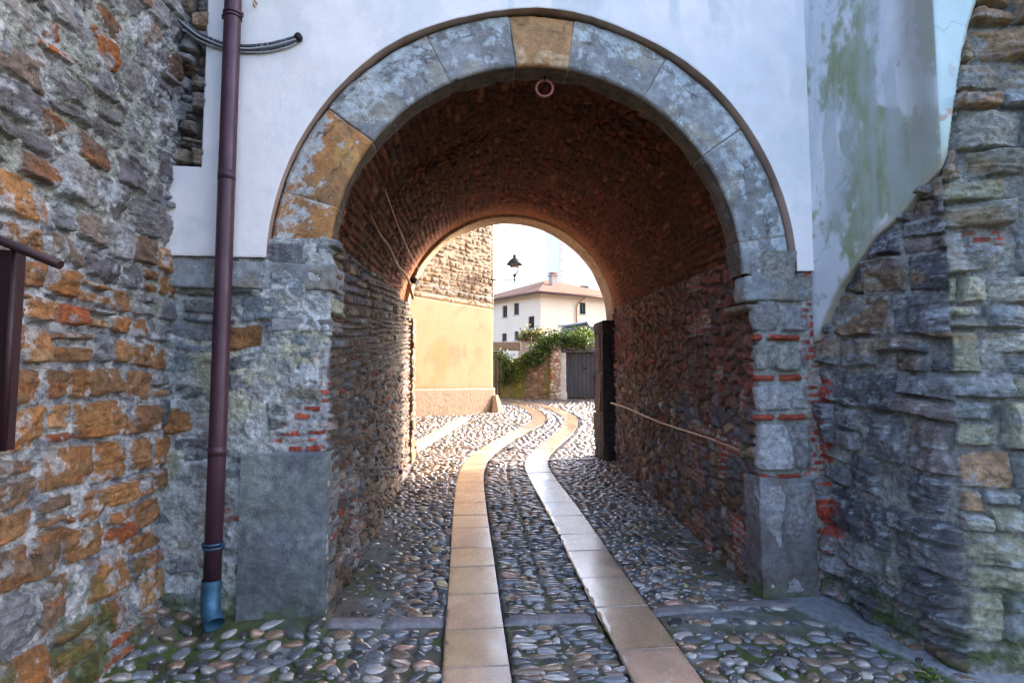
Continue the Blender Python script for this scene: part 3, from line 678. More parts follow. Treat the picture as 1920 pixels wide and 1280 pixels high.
# ---- plaster of the facade
def plaster_front():
    RP = RO+.036
    uu = np.unique(np.concatenate([np.linspace(-1.15, UC-RP-.0005, 70), UC-RP*np.cos(np.linspace(0, math.pi, 260)), np.linspace(UC+RP+.0005, 3.66, 24)]))
    def bot(u):
        z = np.full(u.shape, 2.575); m = abs(u-UC) < RP
        z[m] = ZC+np.sqrt(np.maximum(RP**2-(u[m]-UC)**2, 0))*(1+.006*np.sin(u[m]*5)); z = np.maximum(z, 2.562)
        return z
    b = bot(uu)+.007*(fbm(np.arange(len(uu))*.35, uu*0, 3, 3)-.5)
    top = 6.6; tt = np.r_[np.linspace(0, 1, 170)**1.3]
    Ut, T = np.meshgrid(uu, tt, indexing='ij'); Z = b[:, None]+(top-b[:, None])*T
    ex = np.where((uu < -.845) & (uu > -3), 1, 0)
    keep = ~((uu[:-1] < -.85)[:, None] & (Z[:-1, :-1] > 3.17))
    h = .006*(fbm(Ut*2, Z*2, 131, 3)-.5)+.0025*(fbm(Ut*12, Z*12, 133, 3)-.5)
    D = Z-b[:, None]
    h = h-.004*(1-ss(0, .008, D))
    col = np.broadcast_to(np.array([.86, .80, .79]), Ut.shape+(3,))
    col = mixc(col, [.77, .75, .76], ss(.45, .65, fbm(Ut*1.5, Z*1.5, 135, 4)))
    col = mixc(col, [.66, .68, .68], .5*ss(.58, .72, fbm(Ut*3.2, Z*2.2, 137, 5, .6)))
    col = mixc(col, [.60, .72, .62], .8*ss(.25, .0, np.hypot(Ut+.50, (Z-4.55)*.9)-.05+.25*(fbm(Ut*6, Z*6, 139, 4)-.5)))
    drip = ss(.56, .7, fbm(Ut*9, Z*.8, 141, 4))*ss(4.15, 4.7, Z)*ss(.6, 1.1, Ut)*ss(3.3, 2.6, Ut)
    col = mixc(col, [.48, .54, .54], drip*.6)
    edge = ss(.06, 0, 3.60-Ut)+.0; col = mixc(col, [.5, .6, .58], np.clip(edge, 0, 1)*.4*ss(.4, .6, fbm(Ut*9, Z*5, 147, 3)))
    cr = np.abs(fbm(Ut*1.1+9, Z*1.1, 143, 5)-.5); cm = ss(.0022, .0006, cr)*ss(.5, .6, fbm(Ut*1.3, Z*1.3, 145, 2))
    col = mixc(col, [.45, .45, .48], cm*.2)
    B = F(Ut, -.052+0*Ut, Z); N = FN(0*Ut, -1+0*Ut, 0*Ut)
    V = B+N*h[..., None]
    # reveal: the cut thickness of the plaster along its lower edge
    nn = len(tt); i0 = np.arange(len(uu))
    rim = F(uu, uu*0+.07, b+.006); fr_ = V[:, 0, :]+F(0, 0, 0)*0; V2 = np.concatenate([V.reshape(-1, 3), rim, fr_]); nb = V.shape[0]*V.shape[1]
    ku = np.arange(len(uu)-1)
    q2 = np.stack([nb+len(uu)+ku, nb+ku, nb+ku+1, nb+len(uu)+ku+1], -1)
    rc_ = np.array([.36, .26, .215])*(.6+.8*fbm(uu*9, uu*0, 5, 4))[:, None]; c2 = np.concatenate([col.reshape(-1, 3), rc_, rc_*1.1])
    Q = np.concatenate([gridq(len(uu), nn, keep), q2]); 
    # left cut edge above the ledge
    k0 = int(np.where(uu >= -.85)[0][0]); back = F(np.full(nn, uu[k0]), np.full(nn, .07), Z[k0]); nb2 = len(V2)
    V2 = np.concatenate([V2, back]); c2 = np.concatenate([c2, np.broadcast_to(np.array([.4, .38, .35]), (nn, 3))])
    j = np.arange(nn-1); j = j[Z[k0, :-1] > 3.14]; Q = np.concatenate([Q, np.stack([k0*nn+j, k0*nn+j+1, nb2+j+1, nb2+j], -1)])
    mk('plaster_wall', V2, Q, MP, gate, c2)
plaster_front()
def broken_corner():
    uu = np.arange(-1.25, -.83, .0075); zz = np.arange(3.12, 6.3, .0075); A, Z = np.meshgrid(uu, zz, indexing='ij')
    L = coursed(A, Z, 151, (.05, .15), (.12, .34), .02, .2, .02)
    h, m = relief(A, Z, L, 151, .06, .012, .02, .35, .015, 0, .006, facet=.4)
    col = palcol(L[1], [(.36, .28, .21, 3), (.32, .31, .30, 3), (.40, .26, .17, 2), (.24, .2, .17, 1)])
    col = mixc(np.broadcast_to(np.array([.10, .09, .085]), col.shape), col, m); col = vary(col, A, Z, 153, .6, 14)
    sheet('broken_masonry', F(A, .03+0*A, Z), FN(0*A, -1+0*A, 0*A), h-.01, col, MW, gate)
broken_corner()
# ---- solid masses, roof and rear face
mb = MB()
def gprism(m, pts, z0, z1): m.prism([plan(*p) for p in pts], z0, z1)
gprism(mb, [(-5, .12), (-.2, .12), (-.08, 5.5), (-5, 5.8)], 0, 6.6)
gprism(mb, [(3.75, .12), (8, .12), (8, 5.8), (3.95, 5.5)], 0, 6.6)
gprism(mb, [(-.2, .12), (3.75, .12), (3.95, 5.8), (-.08, 5.8)], 4.85, 6.6)
mb.build('core_wall', plain('core_render', (.4, .36, .3)), gate)
mb = MB()
pts = []
aa = np.linspace(0, math.pi, 40)
inner = [(1.90+1.9*math.cos(a), ZC+.22+1.9*math.sin(a)) for a in aa]
outer_ = [(8, 0), (8, 6.6), (-5, 6.6), (-5, 0), (0.02, 0)]
loop = [(3.78, 0)]+[(u, z) for u, z in inner]+[(0.02, 0), (-5, 0), (-5, 6.6), (8, 6.6), (8, 0)]
for wv in (5.84,):
    a = [mb.bm.verts.new(tuple(F(u, wv, z))) for u, z in loop]; b_ = [mb.bm.verts.new(tuple(F(u, wv+.10, z))) for u, z in loop]
    mb.bm.faces.new(a); mb.bm.faces.new(b_[::-1])
    for i in range(len(a)): j = (i+1) % len(a); mb.bm.faces.new([a[i], b_[i], b_[j], a[j]])
mb.build('rear_wall', plain('rear_plaster', (.6, .5, .36)), gate)
mb = MB(); mb.prism([plan(-5.2, -.25), plan(8.2, -.25), plan(8.2, 6.2), plan(-5.2, 6.2)], 6.6, 6.75)
mb.build('roof', plain('roof_tiles', (.3, .13, .08)), gate)
adopt(gate)

# ================================================================ LEFT RUBBLE WALL
def left_wall():
    q, nn, s = path2([(-1.98, .6), (-2.05, 1.6), (-2.30, 3.95)], .0065, .1)
    zz = np.arange(-.02, 4.9, .0065); S, Z = np.meshgrid(s, zz, indexing='ij'); Yy = np.broadcast_to(q[:, 1][:, None], S.shape)
    Sx = S
    L = coursed(Sx, Z, 305, (.14, .26), (.15, .36), .022, .22, .035)
    up = ss(1.9, 3.2, Z+.5*(fbm(S*1.2, Z*1.2, 306, 2)-.5))
    cov = -.002+.016*ss(.42, .62, fbm(S*2.1, Z*2.1, 307, 4))+.012*up+.010*(rnd(L[1], 31) < .18)
    h, m = relief(Sx, Z, L, 305, .030, .014, .020, .10, .010, cov, .012, facet=.28, crust=.016)
    h = h+up*.03*(fbm(S*7, Z*7, 309, 4)-.5)+up*.014*(ridg(S*22, Z*22, 310, 3)-.5)
    pal = [(*OCH, 2.6), (*RUST, .9), (.235, .125, .06, 2.6), (.19, .125, .085, 1.6), (*GREY, .6), (.34, .2, .1, .8)]
    palu = [(.165, .155, .16, 4), (.12, .11, .12, 2.5), (.22, .21, .21, 2), (.16, .10, .07, 1.1), (.30, .10, .03, .55), (.2, .15, .12, 1)]
    uq = (rnd(L[1], 33) < ss(1.8, 3.0, L[3]+.4*(rnd(L[1], 34)-.5)))[..., None]
    col = np.where(uq, palcol(L[1], palu), palcol(L[1], pal))
    # bands of iron colour inside the stones
    col = mixc(col, [.36, .13, .035], .5*ss(.56, .7, fbm(S*3, Z*22, 311, 4))*(col[..., 0] > col[..., 2]*1.8))
    mt = mixc([.33, .335, .35], [.46, .465, .48], ss(.42, .6, fbm(S*11, Z*11, 313, 4)))
    mt = mixc(mt, [.14, .155, .19], .8*ss(.52, .62, fbm(S*15+4, Z*15, 315, 4))); mt = mixc(mt, [.26, .28, .22], .6*ss(.56, .66, fbm(S*2.2+4, Z*2.2, 317, 4)))
    # pits in the old mortar
    pit = ss(.64, .72, vn(S*34, Z*34, 319))*(1-m); h = h-.010*pit
    col = mixc(mt, col, m)
    lich = ss(.60, .66, fbm(S*9+7, Z*9, 321, 5, .65)); col = mixc(col, [.45, .48, .52], lich*.6)
    ms = ss(.85, .1, Z-.15+.7*(fbm(S*3, Z*3, 323, 3)-.5)); col = moss(col, ms*ss(.46, .62, fbm(S*6, Z*6, 325, 4))*.85, (.07, .09, .02))
    col = vary(col, S, Z, 327, .6, 13)
    B = np.concatenate([np.broadcast_to(q[:, None, :], S.shape+(2,)), Z[..., None]], -1)
    N = np.concatenate([np.broadcast_to(nn[:, None, :], S.shape+(2,)), Z[..., None]*0], -1)
    h = h+.05*ss(.9, .0, Z)
    t = thing('rubble_wall', 'tall rough wall of rust brown blocks in thick grey mortar on the left side of the alley', 'stone wall', (-2.2, 2.5, 0))
    sheet('wall_face', B, N, h, col, MW, t)
    mb = MB(); mb.prism([(-2.10, .6), (-2.38, 3.9), (-6, 3.9), (-6, .6)], -.3, 5.9); mb.build('wall_core', plain('wall_core', (.22, .2, .19)), t)
    adopt(t)
left_wall()

# ================================================================ RIGHT-HAND BUILDING
def right_wall():
    st = .0065
    q, nn, s = path2([(2.27, 4.42), (2.27, 4.22), (2.60, 3.36), (4.4, 3.22)], st, .02)
    zz = np.arange(0.0, 5.6, st); S, Z = np.meshgrid(s, zz, indexing='ij'); s0 = S-(.2+.921)
    L = coursed(S+.05*Z, Z+.10*(S-1)*(s0 < 0), 409, (.13, .33), (.15, .42), .012, .42, .014, wf=5.0)
    Lf = coursed(S+7, Z, 433, (.13, .32), (.16, .44), .011, .35, .016, wf=5.0); fr = s0 > 0
    L = tuple(np.where(fr, (b_-7 if i_ == 2 else b_), a_) for i_, (a_, b_) in enumerate(zip(L, Lf)))
    h, m = relief(S, Z, L, 405, .046, .012, .024, .08, .013, -.012, .009, facet=.50, crust=.008)
    pal = [(.15, .145, .16, 3), (.105, .10, .115, 2.4), (.23, .225, .235, 1.8), (.20, .16, .155, 1.6), (.19, .125, .085, .8), (.24, .23, .2, .6)]
    palf = [(.30, .29, .21, 2.6), (.24, .23, .2, 2), (.38, .37, .32, 1.4), (.32, .2, .12, 1.0), (.24, .25, .25, 1.4)]
    col = np.where((~fr)[..., None], palcol(L[1], pal), palcol(L[1], palf))  # side darker, front lighter: part of the corner's shading put into the colours
    col = mixc(col, [.36, .39, .42], .65*ss(.56, .66, fbm(S*11, Z*24, 411, 5, .7)))
    col = mixc(col, [.28, .19, .10], .6*ss(.58, .66, fbm(S*2.4+8, Z*7, 413, 4))*ss(1.4, 2.0, Z))
    mt = mixc([.2, .19, .18], [.28, .275, .265], ss(.4, .6, fbm(S*9, Z*9, 415, 4))); col = mixc(mt, col, m)
    Lb = coursed(S, Z, 471, (.030, .045), (.05, .10), .012, 0, .012)
    br = (Lb[0] > 0)*(rnd(Lb[1], 5) < .55)*ss(.13, .10, np.hypot(s0-.22, (Z-2.62)*1.1)); col = mixc(col, palcol(Lb[1], [(.34, .055, .035, 2), (.26, .10, .08, 1)]), br*.9)
    br = ss(.62, .66, fbm(S*9, Z*16, 419, 3))*ss(-.72, -.88, s0)*ss(2.2, 1.9, Z); col = mixc(col, [.36, .06, .035], br)
    bz_side = np.interp(s0, [-1.2, -.92, -.70, -.45, -.22, 0.0], [1.90, 2.03, 2.42, 2.68, 2.82, 3.02])
    bz_front = np.interp(s0, [0, .03, .07, .14, .22, .34, .50, .8, 1.3], [3.02, 3.10, 3.35, 3.72, 4.0, 4.3, 4.75, 5.2, 5.6])
    bz = np.where(s0 < 0, bz_side, bz_front)+.05*(fbm(S*4, Z*4, 421, 4)-.5)
    near = ss(.45, .0, bz-Z)*(s0 < .1)*ss(-.85, -.5, s0); h = h+near*.13*(rnd(L[1], 40)-.3)
    ms = ss(1.5, .3, Z+.8*(fbm(S*2, Z*2, 439, 3)-.5))*ss(-.05, .2, s0); col = moss(col, ms*ss(.5, .64, fbm(S*5, Z*5, 441, 4))*.8, (.10, .11, .03))
    ms = ss(.35, .1, Z-.12+.3*(fbm(S*6, Z*6, 443, 3)-.5)); col = moss(col, ms*ss(.46, .6, fbm(S*7, Z*7, 445, 3))*.85)
    col = vary(col, S, Z, 447, .55, 12)
    bat = .13*ss(3.0, .0, Z)*ss(-.95, -.2, s0)
    B = np.concatenate([np.broadcast_to(q[:, None, :], S.shape+(2,)), Z[..., None]], -1)
    N = np.concatenate([np.broadcast_to(nn[:, None, :], S.shape+(2,)), Z[..., None]*0], -1)
    t = thing('corner_building', 'corner of blue grey fieldstone topped by mossy streaked plaster to the right of the arch', 'building', (2.6, 3.4, .15))
    under = ss(-.02, .03, Z-bz); h = h*(1-under)-.01*under
    sheet('wall_face', B, N, h+bat-.03, col, MW, t)
    # the plaster coat with its broken lower edge
    d = Z-bz; pc = mixc(np.broadcast_to(np.array([.50, .53, .57]), S.shape+(3,)), [.59, .61, .63], ss(.4, .6, fbm(S*3, Z*1.2, 425, 4)))
    g_ = ss(.50, .62, fbm(S*3.4+2, Z*1.7+.6*S, 423, 6, .64)+.10*ss(-.75, -.35, s0)*ss(2.4, 3.2, Z)*ss(.1, -.05, s0)+.06*ss(.5, 0, d)-.15*(s0 > 0)-.05*ss(-.55, -.85, s0))
    streak = fbm(S*14, Z*5, 451, 5, .65)
    pc = mixc(pc, [.22, .255, .15], g_*(.55+.6*streak)); pc = mixc(pc, [.33, .37, .38], .6*ss(.5, .64, fbm(S*8, Z*.9, 453, 4)))
    pc = mixc(pc, [.25, .235, .21], .8*ss(.2, .0, np.abs(s0+.10)+.16*(fbm(S*3, Z*2, 427, 3)-.5)-.02)*(s0 < 0)*ss(2.8, 3.4, Z))
    pf = mixc(np.broadcast_to(np.array([.66, .77, .80]), S.shape+(3,)), [.54, .66, .66], ss(.45, .6, fbm(S*5, Z*3, 429, 4)))
    pf = mixc(pf, [.5, .2, .13], .7*ss(.66, .70, fbm(S*16, Z*11, 431, 4))*ss(3.9, 3.3, Z)); pf = mixc(pf, [.36, .4, .26], ss(3.5, 3.05, Z)*.6)
    pc = np.where((s0 > 0)[..., None], pf, pc)  # front plaster paler than the side: lit and shaded faces put into the colour
    pc = mixc(pc, [.33, .28, .2], ss(.09, .02, d+.05*(fbm(S*9, Z*9, 433, 3)-.5))*.8)
    cr = np.abs(fbm(S*1.4+5, Z*.9, 455, 5)-.5); pc = mixc(pc, [.24, .26, .26], ss(.003, .001, cr)*.6)
    hp = .040+.010*(fbm(S*2, Z*2, 435, 3)-.5)+.004*(fbm(S*9, Z*6, 437, 4)-.5)+.012*ss(.12, 0, d)*(fbm(S*12, Z*12, 457, 3)-.4)-.075*(1-ss(0, .02, d))
    keep = (d[:-1, :-1] > -.01)
    sheet('plaster_coat', B, N, hp+bat-.03, pc, MP, t, keep=keep)
    mb = MB(); mb.prism([(2.42, 4.35), (2.66, 3.50), (8, 3.36), (8, 9.8), (2.42, 9.8)], -.2, 6.9); mb.build('wall_core', plain('wall_core', (.25, .24, .22)), t)
    adopt(t)
right_wall()

# ================================================================ SMALL THINGS ON THE GATE
def onF(px, py, w_):
    """point where the line of sight meets the vertical plane w_ in front of / behind the facade"""
    d = ray(px, py); p0 = F(0, w_, 0); n_ = np.array([NX[0], NX[1], 0]); c = np.array([0, 0, H])
    return c+d*np.dot(p0-c, n_)/np.dot(d, n_)
# downpipe
dp = thing('downpipe', 'long dark purple drainpipe running down the facade beside the arch to a blue iron shoe', 'drainpipe', tuple(onF(398, 1180, -.13)))
pt = [onF(439, -120, -.125), onF(437, 0, -.125), onF(422, 420, -.125), onF(409, 800, -.125), onF(397, 1100, -.125)]
pt = [pt[0]+(pt[0]-pt[1])*1.6]+pt
MB().tube(pt, .053, 24).build('pipe', MPIPE, dp)
e0 = onF(396, 1098, -.125); d_ = (e0-onF(399, 1040, -.125)); d_ /= np.linalg.norm(d_)
sh = [e0-d_*.04, e0+d_*.05, e0+d_*.12+np.array([.008, -.01, 0]), e0+d_*.17+np.array([.03, -.035, 0]), e0+d_*.205+np.array([.065, -.07, 0])]
mb = MB(); mb.tube(sh, [.0575, .0575, .058, .058, .060], 24, cap=False); mb.tube(sh, [.0535, .0535, .054, .054, .0565], 24, cap=False)
mb.build('shoe', MBOOT, dp)
for yy, mt_ in ((1022, MBOOT), (30, MPIPE)):
    c_ = onF(399.5 if yy > 500 else 436, yy, -.125); mb = MB()
    for dz in (-.012, .012): mb.tube([c_+np.array([0, 0, dz-.007]), c_+np.array([0, 0, dz+.007])], [.060, .060], 24)
    b_ = c_+np.array([NX[0], NX[1], 0])*.07; mb.tube([c_+np.array([NX[0], NX[1], 0])*.05, b_], .01, 8)
    mb.box(c_+np.array([.066, -.01, 0]), (.02, .012, .03))
    mb.box(c_+np.array([-.066, .01, 0]), (.02, .012, .03))
    mb.build('clamp', mt_, dp)
for yy in (845, 330):
    x_ = 407 if yy > 500 else 425
    c_ = onF(x_, yy, -.125); MB().tube([c_-np.array([0, 0, .03]), c_+np.array([0, 0, .03])], [.0545, .0545], 24).build('joint', MPIPE, dp)
adopt(dp)
# cable bundle
cb_ = thing('cable_bundle', 'bundle of grey cables swooping across the plaster and ending in a frayed black stub', 'cables', tuple(onF(440, 90, -.07)))
tr = [(270, -70), (300, -12), (330, 35), (372, 68), (415, 86), (460, 93), (505, 90), (540, 80), (556, 73)]
def smooth(pts, n):
    pts = np.array(pts); k = np.linspace(0, len(pts)-1, n); o = np.stack([np.interp(k, range(len(pts)), pts[:, j]) for j in range(3)], -1)
    for _ in range(3): o[1:-1] = (o[:-2]+2*o[1:-1]+o[2:])/4
    return o
for j, (dz, dw, r_, mt_) in enumerate([(.018, .0, .013, MCABLE), (-.004, -.012, .011, MCABLE), (-.016, .004, .010, MCABLE), (.004, -.02, .006, MCABLEW), (-.026, -.002, .0065, MCABLEW)]):
    pts = np.array([onF(a, b, -.068+dw) for a, b in tr]); pts[:, 2] += dz+.006*np.sin(np.arange(len(tr))*1.3+j*2)
    MB().tube(smooth(pts, 60), r_, 10).build('cable', mt_, cb_)
for (a, b) in ((330, 37), (348, 52), (395, 80), (486, 92), (498, 91), (532, 84)):
    c_ = onF(a, b, -.072); MB().tube([c_+np.array([math.cos(q_)*.022, -.002*0, math.sin(q_)*.034])+np.array([-NX[0], -NX[1], 0])*.012*abs(math.sin(q_*1)) for q_ in np.linspace(0, 6.28, 16)], .0025, 6).build('cable_tie', MCABLEW, cb_)
c_ = onF(559, 70, -.075); MB().lathe(tuple(c_+np.array([0, 0, -.03])), [(.012, 0), (.026, .01), (.03, .035), (.018, .055), (.006, .06)], 9).build('cable_end', MIRON, cb_)
adopt(cb_)
c_ = onF(480, 10, -.062); t = thing('wall_hook', 'tiny rusty hook in the plaster above the cables', 'hook', tuple(c_))
MB().tube([c_+np.array([0, .02, .02]), c_+np.array([0, -.03, .015]), c_+np.array([0, -.035, -.02]), c_+np.array([0, -.02, -.03])], .006, 8).build('hook', MRUST, t); adopt(t)
# iron ring under the keystone
rc = onF(1021, 166, .16); t = thing('iron_ring', 'pinkish red iron ring hanging under the crown of the arch', 'ring', tuple(rc))
Rr = .063; th_ = np.linspace(0, 2*math.pi, 41)
MB().tube([rc+np.array([math.cos(a)*Rr, 0, math.sin(a)*Rr]) for a in th_], .0095, 12).build('ring', MRING, t)
top_ = F(1.5, .16, 4.04)
MB().tube([rc+np.array([0, 0, Rr-.008]), rc+np.array([.006, 0, Rr+.03]), np.array([rc[0], rc[1], 4.06])], [.011, .012, .016], 10).build('eye_bolt', MIRON, t); adopt(t)
# leaning pole and thin wire at the left haunch
def loop3(pts, r, n=10): return MB().tube(pts, r, n)
a_ = P(663, 343, 4.35); b_ = P(770, 531, 8.3)
pts = [a_+(b_-a_)*k+np.array([0, 0, -.10*math.sin(math.pi*k)*.5+.02*math.sin(k*17)]) for k in np.linspace(0, 1, 24)]
t = thing('wooden_pole', 'thin crooked brown pole slanting down along the left haunch of the tunnel vault', 'pole', tuple(b_))
loop3(pts, list(np.linspace(.013, .019, 24))).build('pole', MWOOD, t); adopt(t)
a_ = P(693, 272, 4.25); b_ = P(790, 512, 9.3)
o = loop3([a_+(b_-a_)*k+np.array([0, 0, -.12*math.sin(math.pi*k)]) for k in np.linspace(0, 1, 24)], .0055, 6).build('wire', MRUST)
tag(o, 'thin brown wire sagging beside the slanting pole inside the vault', 'wire')
c_ = P(776, 528, 9.2); t = thing('spotlight', 'small black spotlight fixed at the far left spring of the tunnel vault', 'spotlight', tuple(c_))
MB().tube([c_+np.array([-.10, 0, .02]), c_+np.array([0, -.02, .02]), c_+np.array([.06, -.03, -.01])], [.03, .055, .06], 14).build('lamp_head', MIRON, t)
MB().tube([c_+np.array([-.16, .05, .10]), c_+np.array([-.1, 0, .08]), c_+np.array([-.02, -.01, .05])], .014, 8).build('bracket', MIRON, t)
c2_ = P(771, 549, 9.1); MB().tube([c2_+np.array([-.02, 0, .1]), c2_+np.array([.03, 0, -.1])], [.03, .022], 8).build('mount', MWOOD, t); adopt(t)
# handrail on the right wall
a_ = P(1146, 755, 8.9); b_ = P(1401, 851, 4.45)
t = thing('handrail', 'thin rusty handrail sloping along the right wall of the tunnel', 'handrail', tuple(b_))
loop3([a_+(b_-a_)*k+np.array([0, 0, .012*math.sin(k*9)]) for k in np.linspace(0, 1, 20)], .012, 10).build('rail', plain('worn_grey_rail', (.42, .34, .29), .5, .3, c2=(.25, .18, .14)), t)
for k in (.04, .62, .97):
    p_ = a_+(b_-a_)*k; MB().tube([p_, p_+np.array([.03, 0, -.03]), p_+np.array([.14, .02, -.03])], .008, 8).build('bracket', MRUST, t)
adopt(t)
# metal cabinet edge and bar on the left wall
t = thing('metal_shutter', 'dark maroon metal shutter seen edge on with a tube rail at the far left', 'shutter', (-1.8, 2.05, 1.5))
A_ = P(33, 470, 1.95); B_ = P(10, 845, 1.95)
mb = MB(); xl = -2.12
v = [(xl, 1.95, A_[2]+.03), (A_[0], 1.95, A_[2]), (B_[0], 1.95, B_[2]), (xl, 1.95, B_[2]-.02)]
f0 = [mb.bm.verts.new(p) for p in v]; f1 = [mb.bm.verts.new((p[0], p[1]+.035, p[2])) for p in v]
mb.bm.faces.new(f0); mb.bm.faces.new(f1[::-1])
for i in range(4): mb.bm.faces.new([f0[i], f1[i], f1[(i+1) % 4], f0[(i+1) % 4]])
mb.build('panel', MDARK, t)
mb = MB(); e1 = np.array(A_)+np.array([-.0, -.012, 0]); e2 = np.array(B_)+np.array([0, -.012, 0])
mb.tube([e1, e2], .012, 8).build('panel_edge', MDARK, t)
r1 = P(-150, 388, 1.9); r2 = P(113, 497, 1.93)
MB().tube([r1, r2], .016, 14).build('rail', MDARK, t)
adopt(t)

# ================================================================ BEYOND THE TUNNEL
def leafy(name, pts, nrm, n, size, mat, parent, spread=.15, seed=1, droop=.3):
    """a mass of small folded leaves round a polyline of points (x, y, z, radius)"""
    g = np.random.default_rng(seed); pts = np.array(pts, float); k = g.uniform(0, len(pts)-1, n)
    q = np.stack([np.interp(k, range(len(pts)), pts[:, j]) for j in range(4)], -1)
    # clumps
    cl = g.normal(size=(max(6, n//28), 3)); ci = g.integers(0, len(cl), n)
    off = cl[ci]*.75*q[:, 3:4]*np.array([1, .7, .8])+g.normal(size=(n, 3))*q[:, 3:4]*.33
    p = q[:, :3]+off; p[:, 2] -= droop*np.abs(g.normal(size=n))*q[:, 3]
    s = size*g.uniform(.6, 1.3, n)
    d = g.normal(size=(n, 3)); d[:, 2] -= .4; d /= np.linalg.norm(d, axis=1)[:, None]
    u = np.cross(d, g.normal(size=(n, 3))); u /= np.linalg.norm(u, axis=1)[:, None]; nn = np.cross(d, u)
    V = np.stack([p, p+(d*.5+u*.42+nn*.12)*s[:, None], p+d*s[:, None], p+(d*.5-u*.42+nn*.12)*s[:, None]], 1)
    b = np.arange(n)*4; Q = np.stack([b, b+1, b+2, b+3], -1)
    base = np.array([(.05, .10, .02), (.085, .15, .025), (.03, .065, .018), (.14, .19, .035)])[g.integers(0, 4, n)]*g.uniform(.7, 1.3, (n, 1))
    return mk(name, V.reshape(-1, 3), Q, mat, parent, np.repeat(base, 4, 0), False)
def leafmat(name, tint=(1, 1, 1)):
    m, n, l, b = newmat(name); a = n.new('ShaderNodeAttribute'); a.attribute_name = 'Col'
    v = n.new('ShaderNodeVectorMath'); v.operation = 'MULTIPLY'; v.inputs[1].default_value = tint; l.new(a.outputs['Color'], v.inputs[0])
    l.new(v.outputs[0], b.inputs['Base Color']); b.inputs['Roughness'].default_value = .5
    tr = n.new('ShaderNodeBsdfTranslucent'); l.new(v.outputs[0], tr.inputs['Color']); mx = n.new('ShaderNodeMixShader'); mx.inputs[0].default_value = .35
    l.new(b.outputs[0], mx.inputs[1]); l.new(tr.outputs[0], mx.inputs[2]); l.new(mx.outputs[0], n['Material Output'].inputs['Surface']); return m
MLEAF = leafmat('ivy_leaves', (.75, .75, .45)); MLEAFY = leafmat('yellow_green_leaves', (1.1, .95, .5)); MLEAFD = leafmat('dry_grass', (1.8, 1.0, 1.0))

# ---- tower house on the left
T0 = np.array([-2.56, 15.2]); T1 = np.array([-.65, 17.8]); td = (T1-T0)/np.linalg.norm(T1-T0)
tw = thing('tower_house', 'tall house with rough golden stone above an orange plastered lower wall beyond the tunnel', 'house', (T1[0]-1, T1[1]-1, .8))
S0 = T0-td*3.2; E1 = T1+np.array([-.28, .96])*3
def tower_sheet(name, z0, z1, off, fn, mat, step, endpad=0):
    q, nn, s = path2([S0, T1+td*endpad, E1], step, .06); zz = np.linspace(z0, z1, max(4, int((z1-z0)/step)))
    S, Z = np.meshgrid(s, zz, indexing='ij'); h, col = fn(S, Z)
    e = np.minimum(Z-z0, z1-Z); h = h+off-(off+.05)*(1-ss(0, .02, e))
    B = np.concatenate([np.broadcast_to(q[:, None, :], S.shape+(2,)), Z[..., None]], -1)
    N = np.concatenate([np.broadcast_to(nn[:, None, :], S.shape+(2,)), Z[..., None]*0], -1)
    sheet(name, B, N, h, col, mat, tw)
def f_stone(S, Z):
    L = coursed(S, Z, 501, (.09, .19), (.12, .42), .03, .3, .03, wf=2.0); h, m = relief(S, Z, L, 501, .03, .03, .02, .1, 0, 0, .01, 8, facet=.15)
    c = .62*palcol(L[1], [(.22, .125, .065, 3), (.155, .08, .04, 2.4), (.24, .17, .115, 1.6), (.12, .075, .05, 1.5), (.21, .10, .04, 1)])
    c = mixc(np.broadcast_to(np.array([.16, .11, .07]), c.shape), c, m); return h, vary(c, S, Z, 503, .5, 4)
def f_plas(S, Z):
    h = .012*(fbm(S*1.5, Z*1.5, 505, 3)-.5); c = mixc(np.broadcast_to(np.array([.215, .135, .080]), S.shape+(3,)), [.205, .112, .055], ss(.45, .68, fbm(S*.9, Z*.8, 507, 4))*ss(3.9, 3.0, Z))
    c = mixc(c, [.16, .10, .06], .7*ss(.60, .72, fbm(S*1.7+4, Z*1.2, 509, 5, .6))); c = mixc(c, [.23, .155, .10], ss(.8, 0, np.abs(Z-3.9))*.5); return h, c
def f_plin(S, Z):
    h = .008*(fbm(S*6, Z*6, 511, 4)-.5); c = np.broadcast_to(np.array([.115, .072, .044]), S.shape+(3,)); return h, vary(mixc(c, [.12, .08, .05], ss(1.1, .6, Z)*.5), S, Z, 513, .35, 5)
def f_str(S, Z):
    h = .02*(fbm(S*4, Z*6, 515, 4)-.5); c = np.broadcast_to(np.array([.20, .12, .07]), S.shape+(3,)); return h, vary(c, S, Z, 517, .5, 5)
tower_sheet('stone_wall', 4.0, 10.2, .0, f_stone, MW, .028)
tower_sheet('plaster_wall', 1.50, 4.05, .06, f_plas, MP, .05)
tower_sheet('plinth', .35, 1.60, .11, f_plin, MA, .05, .04)
tower_sheet('string_course', 4.0, 4.20, .03, f_str, MA, .04, .02)
mb = MB(); mb.tube([np.array([*(S0+td*k+np.array([td[1], -td[0]])*.12), 4.34+.03*math.sin(k*2)]) for k in np.linspace(0, 6.4, 20)], .012, 6).build('cable', MCABLE, tw)
p_ = T1+np.array([.06, -.06]); MB().tube([(p_[0]-.05, p_[1]+.2, .5), (p_[0]-.05, p_[1]+.2, 10.2)], .05, 10).build('drainpipe', plain('copper_pipe', (.16, .11, .08), .5, .3), tw)
mb = MB(); inn = np.array([-td[1], td[0]])*.25
mb.prism([tuple(S0+inn), tuple(T1+inn-td*.2), tuple(E1+np.array([-.25, 0])), tuple(E1+np.array([-5, 0])), tuple(S0+inn*12)], 0, 10.0)
mb.build('core_wall', plain('core_ochre', (.4, .3, .2)), tw)
